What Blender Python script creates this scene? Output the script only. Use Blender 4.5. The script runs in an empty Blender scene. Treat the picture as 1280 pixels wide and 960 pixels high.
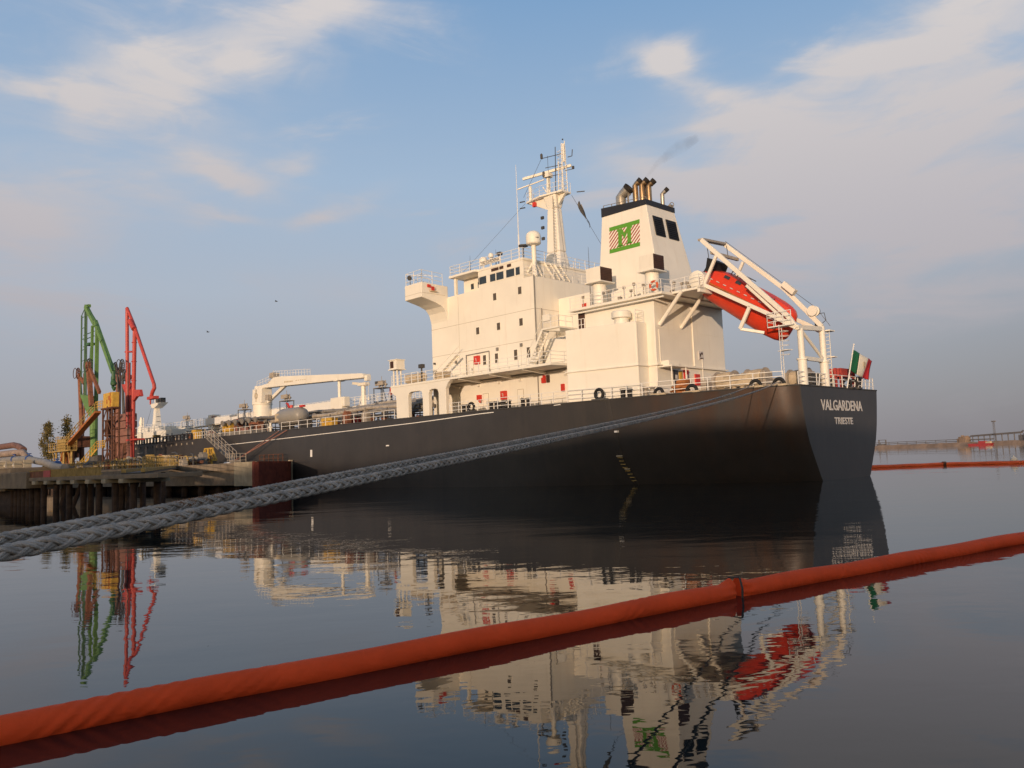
import bpy, bmesh, math, random
from mathutils import Vector, Matrix
R = math.radians
scene = bpy.context.scene
col = scene.collection

# ------------------------------------------------------------------ camera
HEAD = R(44.7)                                   # ship heading, left of the view
cam_d = bpy.data.cameras.new('camera')
cam = bpy.data.objects.new('camera', cam_d); col.objects.link(cam)
cam_d.sensor_width = 36.0; cam_d.lens = 36.0*1040/1280
cam_d.clip_start = 0.1; cam_d.clip_end = 20000
_p, _r = R(5.18), R(-2.2)
_R0 = Matrix(((1,0,0),(0,math.sin(_p),-math.cos(_p)),(0,math.cos(_p),math.sin(_p))))
_Rr = Matrix(((math.cos(_r),-math.sin(_r),0),(math.sin(_r),math.cos(_r),0),(0,0,1)))
_M = _Rr @ _R0
_rot = Matrix((_M[0], -_M[1], -_M[2])).transposed()
cam.matrix_world = Matrix.Translation((0,0,2.5)) @ _rot.to_4x4()
scene.camera = cam

# ------------------------------------------------------------------ light
SUN_EL = R(5.2)
RIDGE = 18.6
_sd = Vector((-0.280, -0.960, 0)).normalized()
SUN_DIR = Vector((_sd.x*math.cos(SUN_EL), _sd.y*math.cos(SUN_EL), math.sin(SUN_EL)))   # towards the sun
sl = bpy.data.lights.new('sun', 'SUN'); sl.energy = 2.55; sl.angle = R(0.53); sl.color = (1.0, 0.745, 0.535)
sun = bpy.data.objects.new('sun', sl); col.objects.link(sun)
sun.rotation_euler = SUN_DIR.to_track_quat('Z', 'Y').to_euler()

vs = scene.view_settings
vs.view_transform = 'Standard'; vs.look = 'None'; vs.gamma = 1.0; vs.exposure = 0.3; vs.use_curve_mapping = False

world = bpy.data.worlds.new('World'); scene.world = world; world.use_nodes = True
wn, wl = world.node_tree.nodes, world.node_tree.links
wn.clear()
SKY_STRENGTH = 0.15
def W(kind, **kw):
    n = wn.new(kind)
    for k, v in kw.items(): setattr(n, k, v)
    return n
def wmath(op, a, b=None, c=None, clamp=False):
    n = W('ShaderNodeMath', operation=op); n.use_clamp = clamp
    for i, v in enumerate((a, b, c)):
        if v is None: continue
        if isinstance(v, (int, float)): n.inputs[i].default_value = v
        else: wl.new(v, n.inputs[i])
    return n.outputs[0]
sky = W('ShaderNodeTexSky', sky_type='NISHITA')
sky.sun_disc = False; sky.sun_elevation = SUN_EL; sky.sun_rotation = math.atan2(SUN_DIR.x, SUN_DIR.y)
sky.air_density = 1.0; sky.dust_density = 2.2; sky.ozone_density = 1.5; sky.altitude = 0
tc = W('ShaderNodeTexCoord')
sep = W('ShaderNodeSeparateXYZ'); wl.new(tc.outputs['Generated'], sep.inputs[0])
az = wmath('ARCTAN2', sep.outputs[0], sep.outputs[1])
el = wmath('ARCSINE', sep.outputs[2])
ael = wmath('ABSOLUTE', el)
# evening haze low over the sea: pale mauve grey thinning out with height
def wramp(fac, stops):
    n = W('ShaderNodeValToRGB'); r = n.color_ramp
    while len(r.elements) < len(stops): r.elements.new(0.5)
    for e, (p, c) in zip(r.elements, stops): e.position = p; e.color = (*c, 1)
    wl.new(fac, n.inputs[0]); return n.outputs[0]
def wmix(f, a, b, mode='MIX'):
    n = W('ShaderNodeMix', data_type='RGBA', blend_type=mode)
    for s, v in ((n.inputs[0], f), (n.inputs[6], a), (n.inputs[7], b)):
        if isinstance(v, (int, float)): s.default_value = v
        elif isinstance(v, tuple): s.default_value = (*v, 1)
        else: wl.new(v, s)
    return n.outputs[2]
hz = wmath('SUBTRACT', 0.92, wmath('MULTIPLY', wmath('DIVIDE', wmath('SUBTRACT', ael, 0.55), 0.8, clamp=True), 0.5))
hzc = wramp(wmath('DIVIDE', ael, 1.0, clamp=True), ((0.0, (1.85, 1.76, 1.90)), (0.10, (2.12, 2.18, 2.48)), (0.20, (2.30, 2.60, 3.10)), (0.33, (2.02, 2.66, 3.52)), (0.55, (1.05, 1.94, 3.25)), (1.0, (0.5, 1.1, 2.3))))
side = wmath('SUBTRACT', 1.0, wmath('MULTIPLY', wmath('MULTIPLY', wmath('DIVIDE', az, 0.9, clamp=True), wmath('SUBTRACT', 1.0, wmath('DIVIDE', ael, 0.40, clamp=True))), 0.42))
sdc = W('ShaderNodeCombineColor')
for i_ in range(3): wl.new(side, sdc.inputs[i_])
hzc = wmix(1.0, hzc, sdc.outputs[0], 'MULTIPLY')
# the sunset half of the sky keeps the physical sky's glow
toward = wmath('ADD', wmath('MULTIPLY', sep.outputs[0], SUN_DIR.x), wmath('MULTIPLY', sep.outputs[1], SUN_DIR.y))
glow = W('ShaderNodeMapRange', interpolation_type='SMOOTHSTEP'); wl.new(toward, glow.inputs[0])
for i_, v_ in enumerate((-0.1, 0.7, 1.0, 0.25)): glow.inputs[i_+1].default_value = v_
base = wmix(wmath('MULTIPLY', hz, glow.outputs[0]), sky.outputs[0], hzc)
# clouds: soft streaked veils, placed by azimuth and elevation (radians)
cv = W('ShaderNodeCombineXYZ'); wl.new(az, cv.inputs[0]); wl.new(el, cv.inputs[1])
def wnoise(scale, rotz, sx, sy, detail=5, rough=0.55, off=(0,0,0), dist=0.0):
    m = W('ShaderNodeMapping'); wl.new(cv.outputs[0], m.inputs[0])
    m.inputs['Rotation'].default_value = (0,0,rotz); m.inputs['Scale'].default_value = (sx, sy, 1); m.inputs['Location'].default_value = off
    n = W('ShaderNodeTexNoise'); wl.new(m.outputs[0], n.inputs['Vector'])
    n.inputs['Scale'].default_value = scale; n.inputs['Detail'].default_value = detail; n.inputs['Roughness'].default_value = rough; n.inputs['Distortion'].default_value = dist
    return n.outputs[0]
n1 = wnoise(3.2, R(-22), 1.0, 2.2, 6, 0.56, (1.3,0.2,0), 0.7)
n2 = wnoise(5.5, R(10), 0.9, 2.6, 5, 0.55, (4.3,2.2,0), 0.4)
wa = wmath('MULTIPLY', wmath('SUBTRACT', n1, 0.5), 0.10)      # warp of the blob outlines
wb = wmath('MULTIPLY', wmath('SUBTRACT', n2, 0.5), 0.09)
azw = wmath('ADD', az, wa); elw = wmath('ADD', el, wb)
def blob(a, e, ra, re, rot, amp):
    c, s = math.cos(R(rot)), math.sin(R(rot))
    dx = wmath('SUBTRACT', azw, a); dy = wmath('SUBTRACT', elw, e)
    u = wmath('ADD', wmath('MULTIPLY', dx, c/ra), wmath('MULTIPLY', dy, s/ra))
    v = wmath('ADD', wmath('MULTIPLY', dx, -s/re), wmath('MULTIPLY', dy, c/re))
    q = wmath('ADD', wmath('MULTIPLY', u, u), wmath('MULTIPLY', v, v))
    return wmath('MULTIPLY', wmath('EXPONENT', wmath('MULTIPLY', q, -1.0)), amp)
BLOBS = [#  az     el     ra    re    rot  amp
    (-0.405, 0.420, 0.045, 0.050,  60, 0.95), (-0.475, 0.385, 0.030, 0.028, 40, 0.60),
    (-0.30, 0.465, 0.13, 0.040,  22, 0.55), (-0.36, 0.500, 0.22, 0.05,  5, 0.40),
    (-0.345, 0.340, 0.060, 0.017, -15, 0.80), (-0.256, 0.352, 0.035, 0.014, 15, 0.42),
    (-0.338, 0.283, 0.040, 0.011,   4, 0.52), (-0.240, 0.292, 0.035, 0.015, 30, 0.62), (-0.17, 0.315, 0.07, 0.012, 18, 0.28),
    (-0.55, 0.250, 0.07, 0.04,   0, 0.60), (-0.52, 0.27, 0.18, 0.12, 0, 0.40), (-0.23, 0.20, 0.10, 0.04, 5, 0.30), (-0.35, 0.42, 0.25, 0.10, 15, 0.22),
    ( 0.205, 0.442, 0.050, 0.022, -18, 0.85), ( 0.27, 0.400, 0.09, 0.024, -32, 0.72),
    ( 0.385, 0.402, 0.10, 0.030,  12, 0.90), ( 0.55, 0.435, 0.12, 0.060,  18, 1.05),
    ( 0.46, 0.345, 0.20, 0.042,   0, 0.72), ( 0.32, 0.345, 0.16, 0.030, -12, 0.60),
    ( 0.50, 0.275, 0.26, 0.055,  -6, 0.80), ( 0.14, 0.345, 0.07, 0.020, -25, 0.48),
    ( 0.26, 0.303, 0.15, 0.020,  -8, 0.80), ( 0.39, 0.262, 0.17, 0.024, -5, 0.75),
    ( 0.33, 0.225, 0.18, 0.022,   0, 0.62), ( 0.47, 0.205, 0.12, 0.018,  3, 0.50), ( 0.45, 0.14, 0.28, 0.035, 2, 0.50), ( 0.15, 0.20, 0.20, 0.03, -4, 0.22),
    (-1.6, 0.35, 0.30, 0.06, 8, 0.5), (1.5, 0.4, 0.4, 0.08, -8, 0.6), (2.4, 0.3, 0.3, 0.05, 5, 0.4), (-2.5, 0.4, 0.4, 0.07, 0, 0.4)]
tot = None
for b in BLOBS:
    o = blob(*b); tot = o if tot is None else wmath('ADD', tot, o)
def wcontrast(x, lo, hi, o0, o1):
    n = W('ShaderNodeMapRange', interpolation_type='SMOOTHSTEP'); wl.new(x, n.inputs[0])
    for i_, v_ in enumerate((lo, hi, o0, o1)): n.inputs[i_+1].default_value = v_
    return n.outputs[0]
n3 = wnoise(2.5, R(-14), 1.0, 4.4, 7, 0.57, (7.7,3.1,0), 1.1)      # long thin streaks
n4 = wnoise(6.5, R(-24), 1.0, 2.8, 6, 0.58, (2.2,8.4,0), 0.9)      # wisps and tufts
fib = wmath('ADD', wmath('MULTIPLY', wcontrast(n3, 0.36, 0.64, 0.0, 1.0), 0.60), wmath('MULTIPLY', wcontrast(n4, 0.34, 0.66, 0.0, 1.0), 0.55))
veil = wmath('MULTIPLY', wmath('MULTIPLY', wcontrast(n3, 0.46, 0.68, 0.0, 1.0), wcontrast(n1, 0.40, 0.62, 0.0, 1.0)), wcontrast(ael, 0.06, 0.22, 0.20, 0.50))
cl = wmath('ADD', wmath('MULTIPLY', tot, wmath('ADD', wmath('MULTIPLY', fib, 0.66), 0.42)), veil)
clm = W('ShaderNodeMapRange', interpolation_type='SMOOTHSTEP'); wl.new(cl, clm.inputs[0])
clm.inputs[1].default_value = 0.0; clm.inputs[2].default_value = 0.95; clm.inputs[3].default_value = 0.0; clm.inputs[4].default_value = 0.97
ccol = wramp(wmath('DIVIDE', ael, 0.55, clamp=True), ((0.0, (1.95, 1.86, 2.0)), (0.45, (2.75, 2.60, 2.74)), (0.8, (3.55, 3.33, 3.28)), (1.0, (3.7, 3.45, 3.4))))
skyc = wmix(clm.outputs[0], base, ccol)
bg = W('ShaderNodeBackground'); wl.new(skyc, bg.inputs[0]); bg.inputs[1].default_value = SKY_STRENGTH
wo = W('ShaderNodeOutputWorld'); wl.new(bg.outputs[0], wo.inputs[0])

# ------------------------------------------------------------------ materials
MATS = {}
def mat(name, c, rough=0.6, metal=0.0, var=0.10, scale=0.6, streak=0.0, stain=None, bump=0.0, bscale=20, spec=0.5):
    """Paint with uneven weathering: broad mottling, vertical run marks (object Z is up) and an optional stain colour."""
    if name in MATS: return MATS[name]
    m = bpy.data.materials.new(name); m.use_nodes = True
    nt = m.node_tree; N, L = nt.nodes, nt.links
    bs = N['Principled BSDF']; bs.inputs['Roughness'].default_value = rough; bs.inputs['Metallic'].default_value = metal
    bs.inputs['Specular IOR Level'].default_value = spec
    t = N.new('ShaderNodeTexCoord')
    def noise(sx, sy, sz, s, det=5):
        mp = N.new('ShaderNodeMapping'); mp.inputs['Scale'].default_value = (sx, sy, sz); L.new(t.outputs['Object'], mp.inputs[0])
        n = N.new('ShaderNodeTexNoise'); n.inputs['Scale'].default_value = s; n.inputs['Detail'].default_value = det; n.inputs['Roughness'].default_value = 0.6
        L.new(mp.outputs[0], n.inputs['Vector']); return n.outputs[0]
    def mrange(x, a, b, lo, hi):
        r = N.new('ShaderNodeMapRange'); L.new(x, r.inputs[0])
        for i, v in enumerate((a, b, lo, hi)): r.inputs[i+1].default_value = v
        return r.outputs[0]
    cur = None
    def mix(f, a, b, mode):
        n = N.new('ShaderNodeMix'); n.data_type = 'RGBA'; n.blend_type = mode
        for s, v in ((n.inputs[0], f), (n.inputs[6], a), (n.inputs[7], b)):
            if isinstance(v, (int, float)): s.default_value = v
            elif isinstance(v, tuple): s.default_value = (*v, 1)
            else: L.new(v, s)
        return n.outputs[2]
    def grey(x):
        n = N.new('ShaderNodeCombineColor')
        for i in range(3): L.new(x, n.inputs[i])
        return n.outputs[0]
    cur = mix(1.0, c, grey(mrange(noise(1,1,1,scale), 0.3, 0.7, 1-var, 1+var)), 'MULTIPLY')
    if streak:
        f = mrange(noise(1.1,1.1,0.10,1.6), 0.57, 0.80, 0.0, streak)
        cur = mix(f, cur, stain or (c[0]*0.55, c[1]*0.45, c[2]*0.35), 'MIX')
    L.new(cur, bs.inputs['Base Color'])
    if bump:
        b = N.new('ShaderNodeBump'); b.inputs['Strength'].default_value = bump; b.inputs['Distance'].default_value = 0.05
        L.new(noise(1,1,1,bscale), b.inputs['Height']); L.new(b.outputs[0], bs.inputs['Normal'])
    MATS[name] = m; return m
mat('cream_paint', (0.80, 0.745, 0.64), 0.5, var=0.05, scale=0.35, streak=0.26, stain=(0.50,0.36,0.22))
mat('cream_clean', (0.81, 0.755, 0.645), 0.5, var=0.04)
mat('white_rail', (0.78, 0.75, 0.70), 0.5, var=0.05)
mat('dark_seam', (0.42, 0.36, 0.28), 0.7)
mat('soffit', (0.50, 0.38, 0.26), 0.7, var=0.12)
mat('window_glass', (0.10, 0.075, 0.05), 0.25, var=0.3, scale=3)
mat('bridge_glass', (0.035, 0.045, 0.055), 0.15, var=0.3, scale=2)
mat('black_paint', (0.018, 0.018, 0.022), 0.55, var=0.2)
mat('black_rubber', (0.014, 0.013, 0.013), 0.8, var=0.3)
mat('dark_steel', (0.06, 0.055, 0.05), 0.6, var=0.3)
mat('blue_steel', (0.10, 0.115, 0.14), 0.6, var=0.2)
mat('louvre', (0.055, 0.022, 0.012), 0.7, var=0.25, scale=2)
mat('louvre_black', (0.012, 0.011, 0.012), 0.6, var=0.3)
mat('deck_paint', (0.16, 0.09, 0.06), 0.8, var=0.2)
mat('red_box', (0.55, 0.035, 0.02), 0.5, var=0.1, scale=2)
mat('lifeboat_red', (0.62, 0.045, 0.015), 0.35, var=0.08, scale=0.8, streak=0.12, stain=(0.40,0.03,0.02))
mat('green_logo', (0.10, 0.30, 0.02), 0.5, var=0.05)
mat('red_logo', (0.32, 0.035, 0.025), 0.5, var=0.05)
mat('letter_white', (0.62, 0.58, 0.54), 0.5, var=0.12, scale=3)
mat('letter_dark', (0.05, 0.045, 0.05), 0.6)
mat('steel_pipe', (0.42, 0.38, 0.32), 0.38, metal=0.6, var=0.2, scale=2)
mat('exhaust', (0.38, 0.26, 0.15), 0.35, metal=0.75, var=0.25, scale=1.5)
mat('soot', (0.02, 0.016, 0.014), 0.85, var=0.4, scale=3)
mat('grey_pipe', (0.22, 0.20, 0.175), 0.6, var=0.2, scale=1.5)
mat('tank_grey', (0.27, 0.25, 0.22), 0.45, var=0.08)
mat('rust_brown', (0.22, 0.085, 0.045), 0.8, var=0.35, scale=1.5, bump=0.2)
mat('rust_pink', (0.26, 0.12, 0.09), 0.8, var=0.3, scale=1.2)
mat('rust_dark', (0.10, 0.04, 0.022), 0.85, var=0.4, scale=1.5)
mat('orange_brown', (0.38, 0.13, 0.03), 0.7, var=0.3, scale=2)
mat('yellow_paint', (0.55, 0.33, 0.05), 0.6, var=0.2, scale=2)
mat('yellow_worn', (0.36, 0.24, 0.075), 0.75, var=0.35, scale=2.5)
mat('green_paint', (0.12, 0.23, 0.06), 0.55, var=0.2, scale=1.2, streak=0.3, stain=(0.06,0.13,0.03))
mat('green_dark', (0.04, 0.11, 0.045), 0.6, var=0.25)
mat('red_paint', (0.46, 0.060, 0.045), 0.55, var=0.15, scale=1.2)
mat('blue_valve', (0.02, 0.07, 0.25), 0.5, var=0.2)
mat('concrete', (0.21, 0.16, 0.11), 0.9, var=0.28, scale=0.9, streak=0.55, stain=(0.13,0.10,0.07), bump=0.4, bscale=6)
mat('concrete_pale', (0.36, 0.30, 0.21), 0.9, var=0.22, scale=1.2, streak=0.35, stain=(0.18,0.14,0.10), bump=0.4, bscale=6)
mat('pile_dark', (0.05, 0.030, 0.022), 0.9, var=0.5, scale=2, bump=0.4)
mat('fender_red', (0.16, 0.035, 0.02), 0.85, var=0.35, scale=1.5, streak=0.5, stain=(0.05,0.02,0.015))
mat('skin', (0.45, 0.26, 0.17), 0.6)
mat('overall_red', (0.45, 0.05, 0.03), 0.8)
mat('trouser_dark', (0.03, 0.035, 0.06), 0.8)
mat('flag_green', (0.01, 0.14, 0.05), 0.8, var=0.1)
mat('flag_white', (0.72, 0.66, 0.55), 0.8, var=0.06)
mat('flag_red', (0.50, 0.02, 0.025), 0.8, var=0.1)
mat('tan_canvas', (0.50, 0.40, 0.27), 0.8, var=0.2, scale=3)
mat('winch_grey', (0.36, 0.31, 0.25), 0.6, var=0.25, scale=2)
mat('orange_ring', (0.60, 0.10, 0.03), 0.6)
mat('trunk', (0.10, 0.065, 0.04), 0.9, var=0.3)

def hull_material():
    m = bpy.data.materials.new('hull_paint'); m.use_nodes = True
    N, L = m.node_tree.nodes, m.node_tree.links
    bs = N['Principled BSDF']; bs.inputs['Roughness'].default_value = 0.36; bs.inputs['Specular IOR Level'].default_value = 0.5
    t = N.new('ShaderNodeTexCoord')
    def noise(sc, s, det=6):
        mp = N.new('ShaderNodeMapping'); mp.inputs['Scale'].default_value = sc; L.new(t.outputs['Object'], mp.inputs[0])
        n = N.new('ShaderNodeTexNoise'); n.inputs['Scale'].default_value = s; n.inputs['Detail'].default_value = det; n.inputs['Roughness'].default_value = 0.62
        L.new(mp.outputs[0], n.inputs['Vector']); return n.outputs[0]
    def mr(x, a, b, lo, hi):
        r = N.new('ShaderNodeMapRange'); L.new(x, r.inputs[0])
        for i, v in enumerate((a, b, lo, hi)): r.inputs[i+1].default_value = v
        return r.outputs[0]
    def mth(op, a, b):
        n = N.new('ShaderNodeMath'); n.operation = op; n.use_clamp = True
        for i, v in enumerate((a, b)):
            if isinstance(v, (int, float)): n.inputs[i].default_value = v
            else: L.new(v, n.inputs[i])
        return n.outputs[0]
    def mix(f, a, b):
        n = N.new('ShaderNodeMix'); n.data_type = 'RGBA'
        for s, v in ((n.inputs[0], f), (n.inputs[6], a), (n.inputs[7], b)):
            if isinstance(v, (int, float)): s.default_value = v
            elif isinstance(v, tuple): s.default_value = (*v, 1)
            else: L.new(v, s)
        return n.outputs[2]
    c = mix(mr(noise((1,1,1), 0.35), 0.35, 0.65, 0, 1), (0.036,0.033,0.0325), (0.046,0.042,0.041))
    c = mix(mr(noise((0.9,0.9,0.05), 1.5), 0.48, 0.72, 0, 0.55), c, (0.056,0.048,0.043))       # pale run marks
    s = N.new('ShaderNodeSeparateXYZ'); L.new(t.outputs['Object'], s.inputs[0])
    aft = mr(s.outputs[0], 3.0, 16.0, 1.0, 0.0)                                               # rust grows towards the stern quarter
    port = mr(s.outputs[1], 6.3, 7.4, 0.0, 1.0)
    off = mr(s.outputs[0], 0.02, 0.10, 0.0, 1.0)                                              # none on the transom plate
    rust = mth('MULTIPLY', mth('MULTIPLY', aft, off), mr(noise((0.7,0.7,0.22), 1.1), 0.34, 0.66, 0.15, 1.0))
    rust = mth('MULTIPLY', rust, mr(s.outputs[2], 2.0, 6.0, 0.15, 1.0))
    c = mix(rust, c, (0.066,0.027,0.011))
    sp = mth('MULTIPLY', mr(noise((1,1,0.6), 4.5), 0.66, 0.72, 0, 1), 0.35)
    c = mix(mth('MULTIPLY', sp, off), c, (0.14,0.06,0.03))
    L.new(c, bs.inputs['Base Color'])
    b = N.new('ShaderNodeBump'); b.inputs['Strength'].default_value = 0.25; b.inputs['Distance'].default_value = 0.04
    L.new(noise((1,1,1), 0.8, 3), b.inputs['Height']); L.new(b.outputs[0], bs.inputs['Normal'])
    MATS['hull_paint'] = m
hull_material()

def water_material():
    m = bpy.data.materials.new('harbour_water'); m.use_nodes = True
    N, L = m.node_tree.nodes, m.node_tree.links
    bs = N['Principled BSDF']
    bs.inputs['Base Color'].default_value = (0.006, 0.011, 0.012, 1); bs.inputs['Roughness'].default_value = 0.015
    bs.inputs['IOR'].default_value = 1.333; bs.inputs['Specular IOR Level'].default_value = 0.42
    t = N.new('ShaderNodeTexCoord')
    def noise(sc, s, det, rot=0, w=0.0):
        mp = N.new('ShaderNodeMapping'); mp.inputs['Scale'].default_value = sc; mp.inputs['Rotation'].default_value = (0,0,rot); L.new(t.outputs['Object'], mp.inputs[0])
        n = N.new('ShaderNodeTexNoise'); n.inputs['Scale'].default_value = s; n.inputs['Detail'].default_value = det; n.inputs['Roughness'].default_value = 0.5; n.inputs['Distortion'].default_value = w
        L.new(mp.outputs[0], n.inputs['Vector']); return n.outputs[0]
    def mth(op, a, b):
        n = N.new('ShaderNodeMath'); n.operation = op
        for i, v in enumerate((a, b)):
            if isinstance(v, (int, float)): n.inputs[i].default_value = v
            else: L.new(v, n.inputs[i])
        return n.outputs[0]
    big = noise((0.6,1,1), 0.16, 3, R(12), 0.3)         # lazy swell
    med = noise((0.55,1,1), 1.1, 3, R(-10), 0.4)       # ripples
    fin = noise((0.6,1,1), 4.5, 2, R(20), 0.2)
    pm = noise((0.35,1,1), 0.05, 3, R(5))               # calm and ruffled patches
    r = N.new('ShaderNodeMapRange'); L.new(pm, r.inputs[0])
    for i, v in enumerate((0.35, 0.65, 0.30, 1.45)): r.inputs[i+1].default_value = v
    h = mth('ADD', mth('MULTIPLY', big, WAVE[0]), mth('MULTIPLY', mth('ADD', mth('MULTIPLY', med, WAVE[1]), mth('MULTIPLY', fin, WAVE[2])), r.outputs[0]))
    b = N.new('ShaderNodeBump'); b.inputs['Strength'].default_value = 1.0; b.inputs['Distance'].default_value = 1.0
    L.new(h, b.inputs['Height']); L.new(b.outputs[0], bs.inputs['Normal'])
    MATS['harbour_water'] = m
WAVE = (0.036, 0.0065, 0.0012)
water_material()

# ------------------------------------------------------------------ mesh helpers
ORG = {}
SHIP_A = Vector((-math.sin(HEAD), math.cos(HEAD), 0)); SHIP_B = Vector((-math.cos(HEAD), -math.sin(HEAD), 0))
SHIP_O = Vector((26.335, 66.508, 0)); SHIP_ROT = math.pi/2 + HEAD
class MB:
    def __init__(s): s.v = []; s.f = []
    def add(s, vs_, fs_):
        k = len(s.v); s.v += [Vector(p) for p in vs_]; s.f += [[k+i for i in f] for f in fs_]; return s
    def box(s, x0, x1, y0, y1, z0, z1):
        x0, x1 = min(x0,x1), max(x0,x1); y0, y1 = min(y0,y1), max(y0,y1); z0, z1 = min(z0,z1), max(z0,z1)
        return s.add([(x0,y0,z0),(x1,y0,z0),(x1,y1,z0),(x0,y1,z0),(x0,y0,z1),(x1,y0,z1),(x1,y1,z1),(x0,y1,z1)],
                     [(0,3,2,1),(4,5,6,7),(0,1,5,4),(1,2,6,5),(2,3,7,6),(3,0,4,7)])
    def frame(s, d):
        d = Vector(d).normalized(); up = Vector((0,0,1)) if abs(d.z) < 0.95 else Vector((1,0,0))
        a = d.cross(up).normalized(); return a, a.cross(d).normalized()
    def bar(s, p, q, r, n=6, r2=None, cap=True):
        p, q = Vector(p), Vector(q)
        if (q-p).length < 1e-6: return s
        a, b = s.frame(q-p); r2 = r if r2 is None else r2; vs_ = []
        for c, rr in ((p, r), (q, r2)):
            for i in range(n):
                t = 2*math.pi*(i+0.5)/n; vs_.append(c + a*math.cos(t)*rr + b*math.sin(t)*rr)
        fs_ = [(i, (i+1) % n, n+(i+1) % n, n+i) for i in range(n)]
        if cap: fs_ += [tuple(range(n-1,-1,-1)), tuple(range(n, 2*n))]
        return s.add(vs_, fs_)
    def beam(s, p, q, w, h):
        p, q = Vector(p), Vector(q); a, b = s.frame(q-p); a = a*w/2; b = b*h/2
        vs_ = [c + x*a + y*b for c in (p, q) for x, y in ((-1,-1),(1,-1),(1,1),(-1,1))]
        return s.add(vs_, [(3,2,1,0),(4,5,6,7),(0,1,5,4),(1,2,6,5),(2,3,7,6),(3,0,4,7)])
    def tube(s, pts, r, n=8, cap=True):
        pts = [Vector(p) for p in pts]; rs = r if isinstance(r, (list, tuple)) else [r]*len(pts)
        vs_ = []; a = None
        for i, p in enumerate(pts):
            d = (pts[min(i+1,len(pts)-1)] - pts[max(i-1,0)]).normalized()
            if a is None: a, b = s.frame(d)
            a = (a - d*a.dot(d)).normalized(); b = d.cross(a)
            for k in range(n):
                t = 2*math.pi*k/n; vs_.append(p + (a*math.cos(t) + b*math.sin(t))*rs[i])
        fs_ = []
        for i in range(len(pts)-1):
            for k in range(n):
                k2 = (k+1) % n; fs_.append((i*n+k, i*n+k2, (i+1)*n+k2, (i+1)*n+k))
        if cap: fs_ += [tuple(range(n-1,-1,-1)), tuple(range((len(pts)-1)*n, len(pts)*n))]
        return s.add(vs_, fs_)
    def prism(s, poly, axis, c0, c1):
        n = len(poly)
        def mk(a, b, c): return {'x': (c,a,b), 'y': (a,c,b), 'z': (a,b,c)}[axis]
        vs_ = [mk(a,b,c0) for a,b in poly] + [mk(a,b,c1) for a,b in poly]
        fs_ = [tuple(range(n-1,-1,-1)), tuple(range(n,2*n))] + [(i,(i+1)%n,n+(i+1)%n,n+i) for i in range(n)]
        return s.add(vs_, fs_)
    def lathe(s, c, d, prof, n=16):
        c = Vector(c); d = Vector(d).normalized(); a, b = s.frame(d); vs_ = []
        for r, t in prof:
            for k in range(n):
                w = 2*math.pi*k/n; vs_.append(c + d*t + (a*math.cos(w)+b*math.sin(w))*max(r,1e-4))
        m = len(prof); fs_ = [(i*n+k, i*n+(k+1)%n, (i+1)*n+(k+1)%n, (i+1)*n+k) for i in range(m-1) for k in range(n)]
        fs_ += [tuple(range(n-1,-1,-1)), tuple(range((m-1)*n, m*n))]
        return s.add(vs_, fs_)
    def ball(s, c, r, n=12, sz=1.0):
        return s.lathe(Vector(c), (0,0,1), [(r*math.sin(math.pi*i/8), -r*sz*math.cos(math.pi*i/8)) for i in range(9)], n)
    def torus(s, c, d, R_, r, n=20, k=6):
        c = Vector(c); a, b = s.frame(d)
        pts = [c + (a*math.cos(2*math.pi*i/n)+b*math.sin(2*math.pi*i/n))*R_ for i in range(n+1)]
        return s.tube(pts, r, k, False)
    def quad(s, *p): return s.add(p, [tuple(range(len(p)))])
    def rail(s, pts, h=1.05, step=1.5, rails=3, r=0.028, n=4, pr=None):
        pts = [Vector(p) for p in pts]; pr = pr or r*1.25
        for i in range(len(pts)-1):
            p, q = pts[i], pts[i+1]; k = max(1, round((q-p).length/step))
            for j in range(k+1):
                if j == k and i < len(pts)-2: continue
                b = p.lerp(q, j/k); s.bar(b, b+Vector((0,0,h)), pr, n, cap=False)
            for j in range(rails):
                z = Vector((0,0,h*(1-j/rails))); s.bar(p+z, q+z, r, n, cap=False)
        return s
    def build(s, name, m, parent=None, smooth=None, bevel=0.0):
        org = ORG.get(parent.name, Vector((0,0,0))) if parent else Vector((0,0,0))
        me = bpy.data.meshes.new(name)
        me.from_pydata([v-org for v in s.v], [], s.f)
        bm = bmesh.new(); bm.from_mesh(me); bmesh.ops.recalc_face_normals(bm, faces=bm.faces); bm.to_mesh(me); bm.free()
        me.materials.append(MATS[m] if isinstance(m, str) else m)
        if smooth:
            for p in me.polygons: p.use_smooth = True
            me.set_sharp_from_angle(angle=R(smooth))
        o = bpy.data.objects.new(name, me); col.objects.link(o)
        if parent: o.parent = parent; ORG[o.name] = org
        if bevel:
            bv = o.modifiers.new('bevel', 'BEVEL'); bv.width = bevel; bv.segments = 2; bv.limit_method = 'ANGLE'; bv.angle_limit = R(50)
        return o
def tag(o, label, cat, group=None):
    o['label'] = label; o['category'] = cat
    if group: o['group'] = group
    return o
def ship_thing(name, label, cat, org=(0,0,0), group=None):
    """An Empty at a thing's base, in the berth's frame: x along the ship forward from the stern, y to port, z up from the water."""
    o = bpy.data.objects.new(name, None); col.objects.link(o)
    o.location = SHIP_O + SHIP_A*org[0] + SHIP_B*org[1] + Vector((0,0,org[2])); o.rotation_euler = (0,0,SHIP_ROT)
    ORG[o.name] = Vector(org); return tag(o, label, cat, group)
def thing(name, label, cat, org=(0,0,0), group=None):
    o = bpy.data.objects.new(name, None); col.objects.link(o); o.location = org
    ORG[o.name] = Vector(org); return tag(o, label, cat, group)
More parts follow.
